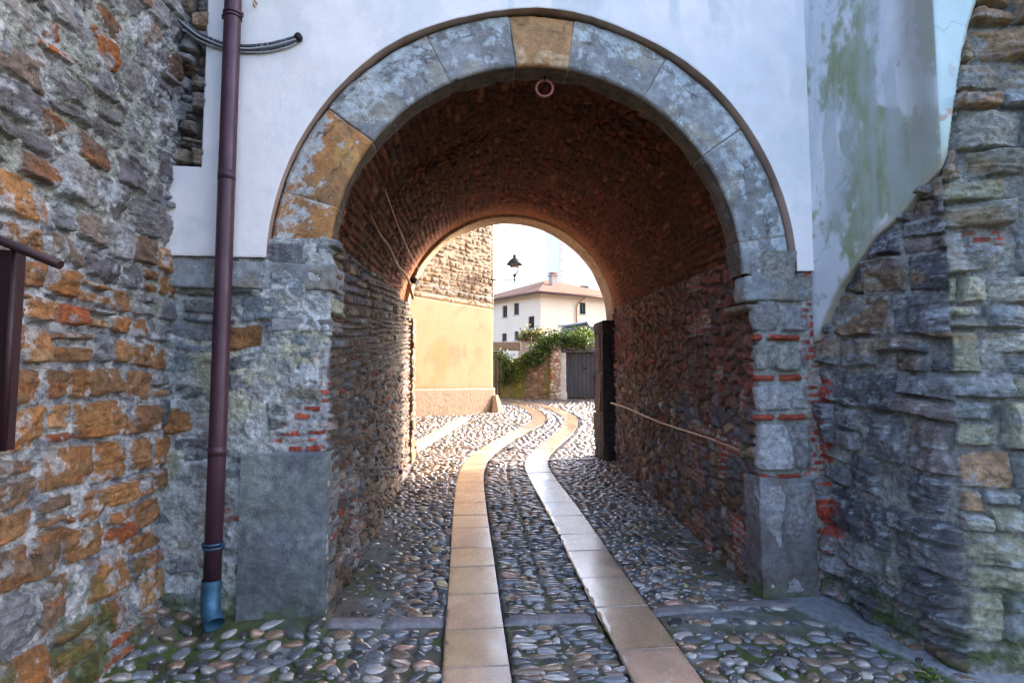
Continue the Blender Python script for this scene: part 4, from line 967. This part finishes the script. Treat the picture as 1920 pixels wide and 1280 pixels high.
mb = MB(); mb.prism([tuple(S0-inn*1.5), tuple(T1-inn*1.5+td*.4), tuple(E1+np.array([.4, .3])), tuple(E1+np.array([-5, .3])), tuple(S0+inn*12)], 10.2, 10.4).build('roof', plain('tower_roof', (.3, .14, .09)), tw)
# small buttress stone at the foot of the corner
c_ = T1+np.array([.22, -.12]); g0 = float(gz(c_[1]))
mb = MB(); mb.tube_rings([(Vector((c_[0]-.02, c_[1], g0-.1)), .24), (Vector((c_[0]-.04, c_[1]+.02, g0+.1)), .2), (Vector((c_[0]-.1, c_[1]+.1, g0+.5)), .1)], 7, True); mb.build('corner_stone', plain('corner_stone', (.4, .26, .15), .8, vs=4), tw)
adopt(tw)
# ---- lantern on its arm
lx = P(965, 525, 17.75); t = thing('wall_lantern', 'black street lantern standing on a thin arm beyond the tower corner', 'street lamp', tuple(lx))
armz = lx[2]; a0 = np.array([T1[0]-.05, 17.75, armz+.02]); a1 = P(992, 525.5, 17.75)
MB().tube([a0, a1], .018, 8).build('arm', MIRON, t)
MB().tube([lx+np.array([0, 0, -.09]), lx+np.array([0, 0, .14])], [.02, .03], 8).build('spindle', MIRON, t)
MB().tube([a0+np.array([.02, 0, -.22]), a0+np.array([.12, 0, -.03]), a0+np.array([.3, 0, 0])], .012, 8).build('stay', MIRON, t)
z0 = .13
body = MB()
for k in range(4):
    an = math.pi/4+k*math.pi/2; dx, dy = math.cos(an), math.sin(an)
    body.tube([lx+np.array([dx*.04, dy*.04, z0]), lx+np.array([dx*.13, dy*.13, z0+.12]), lx+np.array([dx*.19, dy*.19, z0+.36])], .011, 6)
body.lathe(tuple(lx), [(.05, z0-.02), (.06, z0), (.05, z0+.02)], 12)
body.build('frame', MIRON, t)
mg, n_, l_, b_ = newmat('lantern_glass'); b_.inputs['Base Color'].default_value = (.8, .78, .72, 1); b_.inputs['Roughness'].default_value = .15; b_.inputs['Transmission Weight'].default_value = .9
MB().lathe(tuple(lx), [(.045, z0+.01), (.12, z0+.12), (.17, z0+.34), (.17, z0+.35)], 8, True).build('glass', mg, t)
MB().lathe(tuple(lx), [(.25, z0+.35), (.26, z0+.38), (.24, z0+.40), (.20, z0+.46), (.13, z0+.54), (.07, z0+.57), (.05, z0+.60), (.08, z0+.63), (.05, z0+.66), (.02, z0+.69), (.012, z0+.72)], 16).build('hood', MIRON, t)
adopt(t)
# ---- kerb of the raised pavement
MK = plain('kerb_stone', (.22, .19, .16), .8, vs=6, c2=(.14, .12, .1), bump=.3)
kd = (KB-KA)[:2]; kl = np.linalg.norm(kd); kd /= kl; mb = MB(); s_ = 0; ang = math.atan2(kd[1], kd[0])
while s_ < kl-.1:
    L = min(random.uniform(.8, 1.1), kl-s_); m_ = KA[:2]+kd*(s_+L/2); zt = float(gz(m_[1]))+.02
    pa_ = KA[:2]+kd*(s_+.004); pb_ = KA[:2]+kd*(s_+L-.004); nk = np.array([-kd[1], kd[0]])
    za_, zb_ = float(gz(pa_[1]))+.125, float(gz(pb_[1]))+.125
    mb.prism([pa_+nk*.17, pa_-nk*.0, pb_-nk*.0, pb_+nk*.17], -.0+.2, [za_, za_, zb_, zb_])
    s_ += L
struct(mb.build('kerb', MK))

# ---- houses with real openings
def wall_holes(name, p0, p1, z0, z1, holes, mat, parent, dep=.22):
    """outer wall skin from p0 to p1 with rectangular openings and their reveals; the outside is on the right of travel"""
    p0 = np.array(p0, float); p1 = np.array(p1, float); L = np.linalg.norm(p1-p0); t = (p1-p0)/L; nrm = np.array([t[1], -t[0]])
    xs_ = sorted({0, L}|{h[0] for h in holes}|{h[1] for h in holes}); zs_ = sorted({z0, z1}|{h[2] for h in holes}|{h[3] for h in holes})
    mb = MB()
    def pt(s, z, d=0): q = p0+t*s-nrm*d; return (q[0], q[1], z)
    for i in range(len(xs_)-1):
        for j in range(len(zs_)-1):
            cx = (xs_[i]+xs_[i+1])/2; cz = (zs_[j]+zs_[j+1])/2
            if any(h[0] < cx < h[1] and h[2] < cz < h[3] for h in holes): continue
            mb.poly([pt(xs_[i], zs_[j]), pt(xs_[i+1], zs_[j]), pt(xs_[i+1], zs_[j+1]), pt(xs_[i], zs_[j+1])])
    for h in holes:
        a, b, c, d = h[:4]
        for q in (((a, c), (b, c)), ((b, c), (b, d)), ((b, d), (a, d)), ((a, d), (a, c))):
            mb.poly([pt(*q[0]), pt(*q[1]), pt(*q[1], dep), pt(*q[0], dep)])
    bmesh.ops.remove_doubles(mb.bm, verts=mb.bm.verts, dist=.001)
    return mb.build(name, mat, parent), pt
def window(pt, h, parent, mf, mg_, shutter=None, bars=False):
    a, b, c, d = h[:4]; W_ = b-a; Hh = d-c
    mb = MB()
    def bar(s0, s1, z0, z1, d0=.10, d1=.17):
        v = [pt(s0, z0, d0), pt(s1, z0, d0), pt(s1, z0, d1), pt(s0, z0, d1)]; u_ = [(p[0], p[1], z1) for p in v]
        A = [mb.bm.verts.new(p) for p in v]; B = [mb.bm.verts.new(p) for p in u_]
        mb.bm.faces.new(A); mb.bm.faces.new(B[::-1])
        for i in range(4): mb.bm.faces.new([A[i], A[(i+1) % 4], B[(i+1) % 4], B[i]])
    e = .05
    bar(a+.002, a+e, c, d); bar(b-e, b-.002, c, d); bar(a+e, b-e, c+.002, c+e); bar(a+e, b-e, d-e, d-.002); bar((a+b)/2-.02, (a+b)/2+.02, c+e, d-e)
    w_ = mb.build('window', mf, parent)
    mb = MB(); mb.poly([pt(a, c, .185), pt(b, c, .185), pt(b, d, .185), pt(a, d, .185)]); pn = mb.build('pane', mg_, w_)
    mb = MB(); bar_ = None
    v = [pt(a-.08, c-.07, -.06), pt(b+.08, c-.07, -.06), pt(b+.08, c-.07, .1), pt(a-.08, c-.07, .1)]
    A = [mb.bm.verts.new(p) for p in v]; B = [mb.bm.verts.new((p[0], p[1], c+.003)) for p in v]
    mb.bm.faces.new(A); mb.bm.faces.new(B[::-1])
    for i in range(4): mb.bm.faces.new([A[i], A[(i+1) % 4], B[(i+1) % 4], B[i]])
    mb.build('sill', MSILL, w_)
    if bars:
        mb = MB()
        for k in range(1, 5): s = a+W_*k/5; mb.tube([pt(s, c, .04), pt(s, d, .04)], .014, 6)
        for k in range(1, 6): z = c+Hh*k/6; mb.tube([pt(a, z, .04), pt(b, z, .04)], .012, 6)
        mb.build('grille', MIRON, w_)
    return w_
MSILL = plain('pale_sill', (.5, .47, .44), .7)
MFRM = plain('brown_window_frame', (.10, .06, .045), .5)
MGL = plain('window_glass', (.10, .12, .14), .08, 0, var=.3, bump=0, vs=.8)
MPEACH = plain('peach_render', (.80, .64, .48), .9, c2=(.76, .59, .43), vs=.7, bump=.15, bs=8)
hs_ = thing('house', 'peach rendered two storey house with a low hipped tile roof seen through the arch', 'house', (3, 46, 1.4))
Kc = np.array([2.13, 42.0]); Ld = np.array([-.67, .742]); Rd = np.array([.885, .466]); Lp_ = Kc+Ld*9; Rp = Kc+Rd*9
def on_line(p0, d0, px):
    k = (px-960)/FPX; return (k*p0[1]-p0[0])/(d0[0]-k*d0[1])
def hole_of(p0, d0, x0, x1, y0, y1, length=None):
    s0, s1 = on_line(p0, d0, x0), on_line(p0, d0, x1); sm = (s0+s1)/2; Y = p0[1]+d0[1]*sm; xm = (x0+x1)/2
    za, zb = P(xm, y1, Y)[2], P(xm, y0, Y)[2]
    a, b = sorted((s0, s1)); return a, b, za, zb
eave = 8.35
lh = []
for x0, x1, y0, y1 in [(942, 951, 573, 595), (963.5, 973, 568, 590), (991, 1002, 593, 616), (941, 950, 625, 640), (964.5, 972, 621, 638)]:
    a, b, za, zb = hole_of(Kc, Ld, x0, x1, y0, y1); lh.append((9-b, 9-a, za, zb))
lw, ptL = wall_holes('wall', Lp_, Kc, .6, eave, lh, MPEACH, hs_)
for i, h in enumerate(lh): window(ptL, h, hs_, MFRM, MGL, bars=(i == 2))
rh_ = [hole_of(Kc, Rd, 1087.5, 1099, 567, 589)]
rw_, ptR = wall_holes('wall', Kc, Rp, .6, eave, rh_, MPEACH, hs_)
window(ptR, rh_[0], hs_, MFRM, MGL, bars=True)
Bk = Lp_+Rd*9
MB().poly([(Lp_[0], Lp_[1], .6), (Bk[0], Bk[1], .6), (Bk[0], Bk[1], eave), (Lp_[0], Lp_[1], eave)]); mb = MB()
mb.poly([(*Lp_, .6), (*Bk, .6), (*Bk, eave), (*Lp_, eave)]); mb.poly([(*Bk, .6), (*Rp, .6), (*Rp, eave), (*Bk, eave)]); mb.build('wall', MPEACH, hs_)
# roof
def tiles(name, axis_dir):
    m, n, l, b = newmat(name); g = n.new('ShaderNodeNewGeometry'); mp = n.new('ShaderNodeMapping'); mp.inputs['Rotation'].default_value = (0, 0, -axis_dir)
    l.new(g.outputs['Position'], mp.inputs[0]); wv = n.new('ShaderNodeTexWave'); wv.inputs['Scale'].default_value = 1.55; wv.inputs['Distortion'].default_value = .6; wv.inputs['Detail'].default_value = 1
    l.new(mp.outputs[0], wv.inputs['Vector']); f = noise(n, l, g.outputs['Position'], 5, 5); mx = n.new('ShaderNodeMix'); mx.data_type = 'RGBA'; l.new(f, mx.inputs[0])
    mx.inputs[6].default_value = (.25, .088, .05, 1); mx.inputs[7].default_value = (.12, .06, .045, 1); l.new(mx.outputs[2], b.inputs['Base Color'])
    bp = n.new('ShaderNodeBump'); bp.inputs['Distance'].default_value = .12; bp.inputs['Strength'].default_value = 1; l.new(wv.outputs['Fac'], bp.inputs['Height']); l.new(bp.outputs[0], b.inputs['Normal']); b.inputs['Roughness'].default_value = .9
    return m
MT1 = tiles('roof_tile', math.atan2(Ld[1], Ld[0])); MT2 = tiles('roof_tile', math.atan2(Rd[1], Rd[0]))
ctr = (Kc+Bk)/2; ov = .75
def outp(p): d = p-ctr; return ctr+d*(1+ov*1.414/np.linalg.norm(d))
q = [outp(p) for p in (Lp_, Kc, Rp, Bk)]; ze = eave-.02; za_ = 10.25
ap1 = np.array([*(ctr-Rd*.3), za_]); ap2 = np.array([*(ctr+Rd*.3), za_-.05])
def slope(name, pl, mat):
    mb = MB(); a = [mb.bm.verts.new(p) for p in pl]; b = [mb.bm.verts.new((p[0], p[1], p[2]-.14)) for p in pl]; mb.bm.faces.new(a); mb.bm.faces.new(b[::-1])
    for i in range(len(a)): j = (i+1) % len(a); mb.bm.faces.new([a[i], b[i], b[j], a[j]])
    return mb.build(name, mat, hs_)
z3 = lambda p: (p[0], p[1], ze)
slope('roof', [z3(q[0]), z3(q[1]), tuple(ap1)], MT1); slope('roof', [z3(q[1]), z3(q[2]), tuple(ap2), tuple(ap1)], MT2)
slope('roof', [z3(q[2]), z3(q[3]), tuple(ap2)], MT1); slope('roof', [z3(q[3]), z3(q[0]), tuple(ap1), tuple(ap2)], MT2)
mb = MB()
for a, b in ((q[0], q[1]), (q[1], q[2])): mb.tube([(a[0], a[1], ze-.12), (b[0], b[1], ze-.12)], .08, 8)
mb.build('gutter', plain('brown_gutter', (.14, .07, .05), .5, .3), hs_)
s_ = on_line(Kc, Rd, 1080.5); pp = Kc+Rd*s_; nr_ = np.array([Rd[1], -Rd[0]])
MB().tube([(*(pp+Rd*.5+nr_*.7), ze-.1), (*(pp+Rd*.1+nr_*.15), ze-.6), (*(pp+nr_*.10), ze-.9), (*(pp+nr_*.10), 1)], .06, 8).build('drainpipe', plain('orange_pipe', (.4, .2, .1), .5), hs_)
cc = P(1037, 530, 45.2); mb = MB(); mb.box((cc[0], cc[1], cc[2]+.05), (.5, .5, .96), .5); ch = mb.build('chimney', plain('chimney_render', (.5, .42, .36), .9), hs_)
mb = MB(); mb.box((cc[0], cc[1], cc[2]+.57), (.66, .66, .07), .5); mb.box((cc[0], cc[1], cc[2]+.77), (.62, .62, .06), .5)
for dx in (-.2, .2):
    for dy in (-.2, .2): mb.box((cc[0]+dx, cc[1]+dy, cc[2]+.67), (.07, .07, .14), .5)
mb.build('chimney_cap', plain('chimney_cap', (.45, .3, .25), .9), ch)
adopt(hs_)
for wn in [o for o in C.objects if o.parent == hs_]: pass
# tall pale building behind
tb = thing('tall_building', 'tall pale building rising behind the tiled roof', 'building', (9, 62, 1.4))
x0 = P(1050, 500, 60)[0]; zt = 23.0
MPALE = plain('pale_render', (.86, .82, .76), .9, var=.1, vs=.5)  # render paled: the hazy glow around it put into the colour
hh = [(2.2+3*i, 3.2+3*i, z, z+1.5) for i in range(3) for z in (3.5, 7.0, 10.5, 17.0)]
ww_, ptT = wall_holes('wall', (x0, 60), (x0+12, 62.5), .6, zt, hh, MPALE, tb)
for h in hh: window(ptT, h, tb, MFRM, MGL)
mb = MB(); mb.poly([(x0, 60, .6), (x0, 60, zt), (x0-1, 70, zt), (x0-1, 70, .6)]); mb.poly([(x0+12, 62.5, .6), (x0+12, 62.5, zt), (x0+11, 72, zt), (x0+11, 72, .6)]); mb.poly([(x0-1, 70, .6), (x0-1, 70, zt), (x0+11, 72, zt), (x0+11, 72, .6)]); mb.build('wall', MPALE, tb)
mb = MB(); mb.prism([(x0-.3, 59.6), (x0+12.3, 62.1), (x0+11.4, 72.4), (x0-1.4, 70.4)], zt, zt+.35); mb.build('roof', plain('pale_roof', (.5, .3, .22)), tb)
mb = MB()
for k in range(36): mb.box((x0+.12+(.06 if k % 2 else 0), 59.97, 1.6+k*.58), (.5 if k % 2 else .36, .1, .54), .2, .02)
mb.build('quoin', plain('quoin_stone', (.78, .68, .6)), tb)
adopt(tb)
# grey annex
an_ = thing('annex', 'low grey lean-to with sloping roof below the right side of the peach house', 'shed', (6.0, 36, 1.4))
a = P(1065, 611, 36); b = P(1084, 604, 36); c = P(1130, 592, 36)
mb = MB(); mb.prism([(a[0], 36), (c[0]+1.5, 36.4), (c[0]+1.5, 39), (a[0]-.2, 38.6)], .9, [a[2]-.1, c[2]-.1, c[2]+.2, a[2]+.15]); mb.build('wall', plain('grey_render', (.16, .19, .24), .8), an_)
mb = MB(); mb.prism([(a[0]-.2, 35.7), (c[0]+1.7, 36.1), (c[0]+1.7, 39.2), (a[0]-.4, 38.8)], [a[2]-.09, c[2]-.09, c[2]+.25, a[2]+.2], [a[2]+.03, c[2]+.03, c[2]+.35, a[2]+.3]); mb.build('roof', plain('grey_roof', (.12, .15, .2), .6), an_)
adopt(an_)
# parasol-like canvas awning next to it
aw = thing('awning', 'pale beige canvas awning beside the grey lean-to roof', 'awning', tuple(P(1118, 615, 34)))
a = P(1104, 614, 34); b = P(1135, 618, 34); c = P(1124, 594, 34.8); mb = MB()
mb.prism([(a[0], 33.4), (b[0]+.6, 33.4), (b[0]+.6, 35.6), (a[0], 35.6)], [a[2]-.02]*2+[c[2]-.02]*2, [a[2]+.02]*2+[c[2]+.02]*2); mb.build('canvas', plain('beige_canvas', (.55, .44, .33), .9), aw)
mb = MB()
for x_ in (a[0]+.08, b[0]+.5):
    for y_, zz_ in ((33.5, a[2]), (35.4, c[2])): mb.tube([(x_, y_, 1.3), (x_, y_, zz_)], .03, 8)
mb.build('frame', MIRON, aw); adopt(aw)

# ---- garden wall, gate and garage
gw = thing('garden_wall', 'mossy brown stone garden wall with ivy spilling over it', 'garden wall', (.6, 22.6, 1.05))
def g_sheet(name, parent, path, z0, top_fn, pal, seed, mossf, step=.03, cs=(.16, .11)):
    q, nn, s = path2(path, step, .05); tz = np.linspace(0, 1, 66); S, T = np.meshgrid(s, tz, indexing='ij'); top = top_fn(S); Z = z0+(top-z0)*T
    L = voro(S, Z, seed, cs[0], cs[1], .8, .02); h, m = relief(S, Z, L, seed, .04, .03, .02, .2, 0, 0, .01, 8); h = h-.25*ss(.985, 1, T)
    c = palcol(L[1], pal); c = mixc(np.broadcast_to(np.array([.2, .15, .11]), c.shape), c, m); mm = mossf(S, Z, s[-1]); c = moss(c, mm, (.15, .17, .03)); c = vary(c, S, Z, seed+3, .6, 5)
    B = np.concatenate([np.broadcast_to(q[:, None, :], S.shape+(2,)), Z[..., None]], -1); N = np.concatenate([np.broadcast_to(nn[:, None, :], S.shape+(2,)), Z[..., None]*0], -1)
    sheet(name, B, N, h, c, MW, parent)
w0 = P(941, 745, 22.9); w1 = P(1034, 748, 22.4)
pw_ = [(.24, .15, .09, 3), (.17, .11, .07, 2), (.3, .2, .12, 1.5), (.12, .085, .06, 1)]
def topg(S): return np.interp(S, [0, .8, 1.4, 2.0], [1.75+(715-676)/FPX*22.7, 1.75+(715-668)/FPX*22.7, 1.75+(715-654)/FPX*22.6, 1.75+(715-648)/FPX*22.5])
g_sheet('wall_face', gw, [(w0[0]-.05, 25), (w0[0], 22.95), (w1[0], 22.45), (w1[0]+.2, 22.45)], .75, lambda S: topg(S-2.05), pw_, 601, lambda S, Z, L: ss(.42, .66, fbm(S*3, Z*1.0, 603, 4)+.2*ss(.5, .1, np.abs(S-2.75)))*.8)
mb = MB(); mb.prism([(w0[0]+.1, 23.12), (w1[0]+.1, 22.66), (w1[0]+.1, 22.9), (w0[0]+.1, 24.9)], .7, [2.5, 3.1, 3.1, 2.5]).build('wall_core', plain('wall_core', (.2, .14, .1)), gw)
adopt(gw)
pr_ = thing('gate_pier', 'patched stone and brick pier between the ivy wall and the grey garage door', 'pier', (1.8, 22.4, 1.05))
q0 = P(1033, 748, 22.35); q1 = P(1051, 748, 22.3)
topz = P(1040, 640, 22.3)[2]
def pm_(S, Z, L): return S*0
g_sheet('shaft', pr_, [(q0[0], 23.2), (q0[0], 22.3), (q1[0], 22.26), (q1[0], 23.1)], .75, lambda S: S*0+topz, [(.42, .33, .25, 3), (.34, .25, .18, 2), (.5, .42, .35, 1.6), (.36, .14, .09, .25)], 611, pm_, .025, (.2, .13))
mb = MB(); mb.box(((q0[0]+q1[0])/2, 22.7, (.7+topz)/2), (q1[0]-q0[0]-.1, .8, topz-.8)).build('core_wall', plain('pier_core', (.3, .22, .16)), pr_)
adopt(pr_)
ga = thing('garage', 'low stone garage front with a dark grey boarded door, white jamb and dark lintel', 'garage', (2.6, 22.6, 1.05))
Yg = 22.55
def X(px, Y=Yg): return P(px, 700, Y)[0]
def Zp(py, Y=Yg): return P(1080, py, Y)[2]
g0 = float(gz(Yg))
g_sheet('wall', ga, [(X(1051), Yg-.02), (X(1150), Yg-.02)], Zp(655), lambda S: S*0+Zp(640), [(.45, .36, .28, 3), (.36, .27, .2, 2)], 621, pm_, .03, (.3, .14))
g_sheet('wall', ga, [(X(1128), Yg), (X(1200), Yg)], .8, lambda S: S*0+Zp(640), [(.45, .36, .28, 3), (.36, .27, .2, 2)], 623, pm_, .03, (.3, .14))
mb = MB(); mb.box(((X(1051)+X(1135))/2, Yg-.03, (Zp(654.5)+Zp(661))/2), (X(1135)-X(1051), .16, Zp(654.5)-Zp(661)), 0, .01).build('lintel', plain('dark_lintel', (.06, .055, .075), .6), ga)
mb = MB(); mb.box(((X(1051)+X(1061))/2, Yg-.01, (g0+Zp(661))/2), (X(1061)-X(1051), .22, Zp(661)-g0-.005), 0, .01)
mb.box(((X(1051)+X(1061.5))/2, Yg-.03, g0+.12), (X(1062)-X(1050), .28, .3), 0, .02)
mb.build('jamb', plain('white_jamb', (.55, .5, .45), .8, vs=5), ga)
dw = X(1131)-X(1061); mb = MB(); nb_ = 9
for k in range(nb_): mb.box((X(1061)+dw*(k+.5)/nb_, Yg+.12, (g0+.05+Zp(661))/2), (dw/nb_-.006, .05, Zp(661)-g0-.06), 0, .008)
mb.box((X(1061)+dw/2, Yg+.17, (g0+.05+Zp(661))/2), (dw, .03, Zp(661)-g0-.05))
dr = mb.build('door', plain('grey_door_paint', (.022, .023, .032), .6, var=.3, vs=4, stretch=(1, 1, .3)), ga)
hx = P(1097, 690, Yg); mb = MB(); mb.box((hx[0], Yg+.08, hx[2]), (.14, .03, .05), 0, .008); mb.tube([(hx[0]-.05, Yg+.09, hx[2]), (hx[0]-.05, Yg+.03, hx[2]), (hx[0]+.05, Yg+.03, hx[2]), (hx[0]+.05, Yg+.09, hx[2])], .01, 8); mb.build('handle', MIRON, dr)
mb = MB(); mb.prism([(X(1051), Yg+.2), (X(1200), Yg+.2), (X(1200), Yg+4), (X(1051), Yg+4)], Zp(641)-.05, Zp(641)).build('roof', plain('garage_roof', (.25, .2, .17)), ga)
mb = MB(); mb.prism([(X(1062), Yg+.3), (X(1200), Yg+.3), (X(1200), Yg+4), (X(1062), Yg+4)], .7, Zp(641)-.06).build('core_wall', plain('core', (.2, .18, .16)), ga)
adopt(ga)
# timber garden gate with its beam, left of the ivy wall
gg = thing('garden_gate', 'tall dark brown plank gate under a weathered beam beside the tower corner', 'gate', (-.5, 23.2, 1.08))
Y_ = 23.3; mb = MB(); x = P(905, 700, Y_)[0]; xe = P(942, 700, Y_)[0]; z1 = P(930, 657, Y_)[2]; k = 0
while x < xe: mb.box((x+.06, Y_+.012*(k % 2), (1.05+z1)/2), (.115, .04, z1-1.1-random.uniform(0, .02)), 0, .006); x += .12; k += 1
mb.build('planks', plain('dark_planks', (.12, .08, .06), .8, vs=6, stretch=(3, 3, .4)), gg)
mb = MB(); z2 = P(930, 641, Y_)[2]; mb.box(((P(905, 0, Y_)[0]+P(976, 0, Y_)[0])/2, Y_-.05, (z1+z2)/2+.0), (P(976, 0, Y_)[0]-P(905, 0, Y_)[0], .3, z2-z1), 0, .03).build('beam', plain('grey_beam', (.2, .16, .12), .85, vs=5, stretch=(.4, 2, 2)), gg)
mb = MB(); mb.box((P(941, 0, Y_)[0], Y_, 1.9), (.16, .2, 1.8), 0, .02).build('post', plain('gate_post', (.16, .11, .08), .85), gg); adopt(gg)
# second, further wall with a cap
fw = thing('garden_wall', 'pale low wall with a dark flat capping behind the ivy', 'garden wall', (.7, 26, 1.2))
Y_ = 26.0; a = P(972, 650, Y_); b = P(1016, 650, Y_); zc_ = P(990, 637, Y_)[2]
MB().box(((a[0]+b[0])/2+.6, Y_+.1, (1.1+zc_)/2), (b[0]-a[0]+1.2, .25, zc_-1.1)).build('wall', plain('pale_wall', (.42, .33, .27), .85, vs=4), fw)
MB().box(((a[0]+b[0])/2+.6, Y_+.1, zc_+.05), (b[0]-a[0]+1.4, .42, .11), 0, .02).build('capping', plain('dark_capping', (.16, .12, .09), .85), fw); adopt(fw)
# ivy and shrubs
def plant(name, label, cat, pts, n, size, mat, seed, stem=True, droop=.3, grp=None):
    t = thing(name, label, cat, tuple(pts[0][:3]), grp); leafy('foliage', pts, None, n, size, mat, t, seed=seed, droop=droop)
    if stem: MB().tube([p[:3] for p in pts], .018, 6).build('stem', MWOOD, t)
    adopt(t)
Yi = 22.35
def PP(px, py, r, Y=Yi): p = P(px, py, Y); return (p[0], p[1], p[2], r)
plant('ivy', 'dark green ivy mass tumbling over the garage top and pier', 'ivy', [PP(1000, 668, .2, 22.25), PP(1012, 655, .22, 22.25), PP(1024, 643, .25, 22.3), PP(1040, 633, .26), PP(1060, 632, .24), PP(1082, 636, .2), PP(1100, 638, .2)], 4600, .085, MLEAF, 701)
plant('ivy', 'ivy cascade hanging down the front of the mossy garden wall', 'ivy', [PP(990, 668, .12, 22.3), PP(984, 668, .12, 22.4), PP(978, 680, .13, 22.4), PP(974, 695, .12, 22.4), PP(970, 712, .08, 22.4)], 1500, .07, MLEAFY, 703)
plant('ivy', 'thin dull ivy around the dark timber gate post', 'ivy', [PP(938, 662, .2, 22.7), PP(946, 672, .2, 22.6), PP(954, 684, .18, 22.5), PP(948, 700, .15, 22.6), PP(944, 720, .12, 22.7)], 1400, .08, MLEAF, 705)
plant('ivy', 'small ivy tuft at the shoulder of the garden wall', 'ivy', [PP(996, 676, .12, 22.25), PP(1004, 672, .16, 22.25), PP(1012, 674, .12, 22.25)], 900, .08, MLEAF, 707)
plant('shrub', 'dry pinkish shrub growing above the capped wall', 'shrub', [PP(976, 634, .15, 26), PP(990, 629, .22, 26), PP(1006, 631, .2, 26), PP(1022, 632, .2, 26)], 1100, .10, MLEAFD, 709, droop=-.3)
plant('shrub', 'bright yellow green shrub on top of the garage wall', 'shrub', [PP(1078, 632, .14, 23.4), PP(1090, 628, .24, 23.4), PP(1103, 631, .22, 23.4)], 1500, .09, MLEAFY, 711, droop=-.2)
# weeds at the wall feet
def weed(px, py, label, seed, n=70, r=.03, s=.028):
    p = G(px, py); p[2] = float(ground_h(p[0], p[1]))+.02
    t = thing('weed', label, 'weed', tuple(p)); leafy('foliage', [(p[0], p[1], p[2], r), (p[0]+.05, p[1]+.01, p[2]+.015, r)], None, n, s, MLEAFY, t, seed=seed, droop=-.2); adopt(t)
weed(1768, 1236, 'small bright green weed sprouting on the cement strip near the right corner', 801)
weed(1735, 1275, 'low green weed at the bottom edge in front of the stone corner', 803, 80, .035)
weed(486, 1160, 'tiny weeds in the moss at the foot of the grey jamb stone', 805, 90, .03, .018)
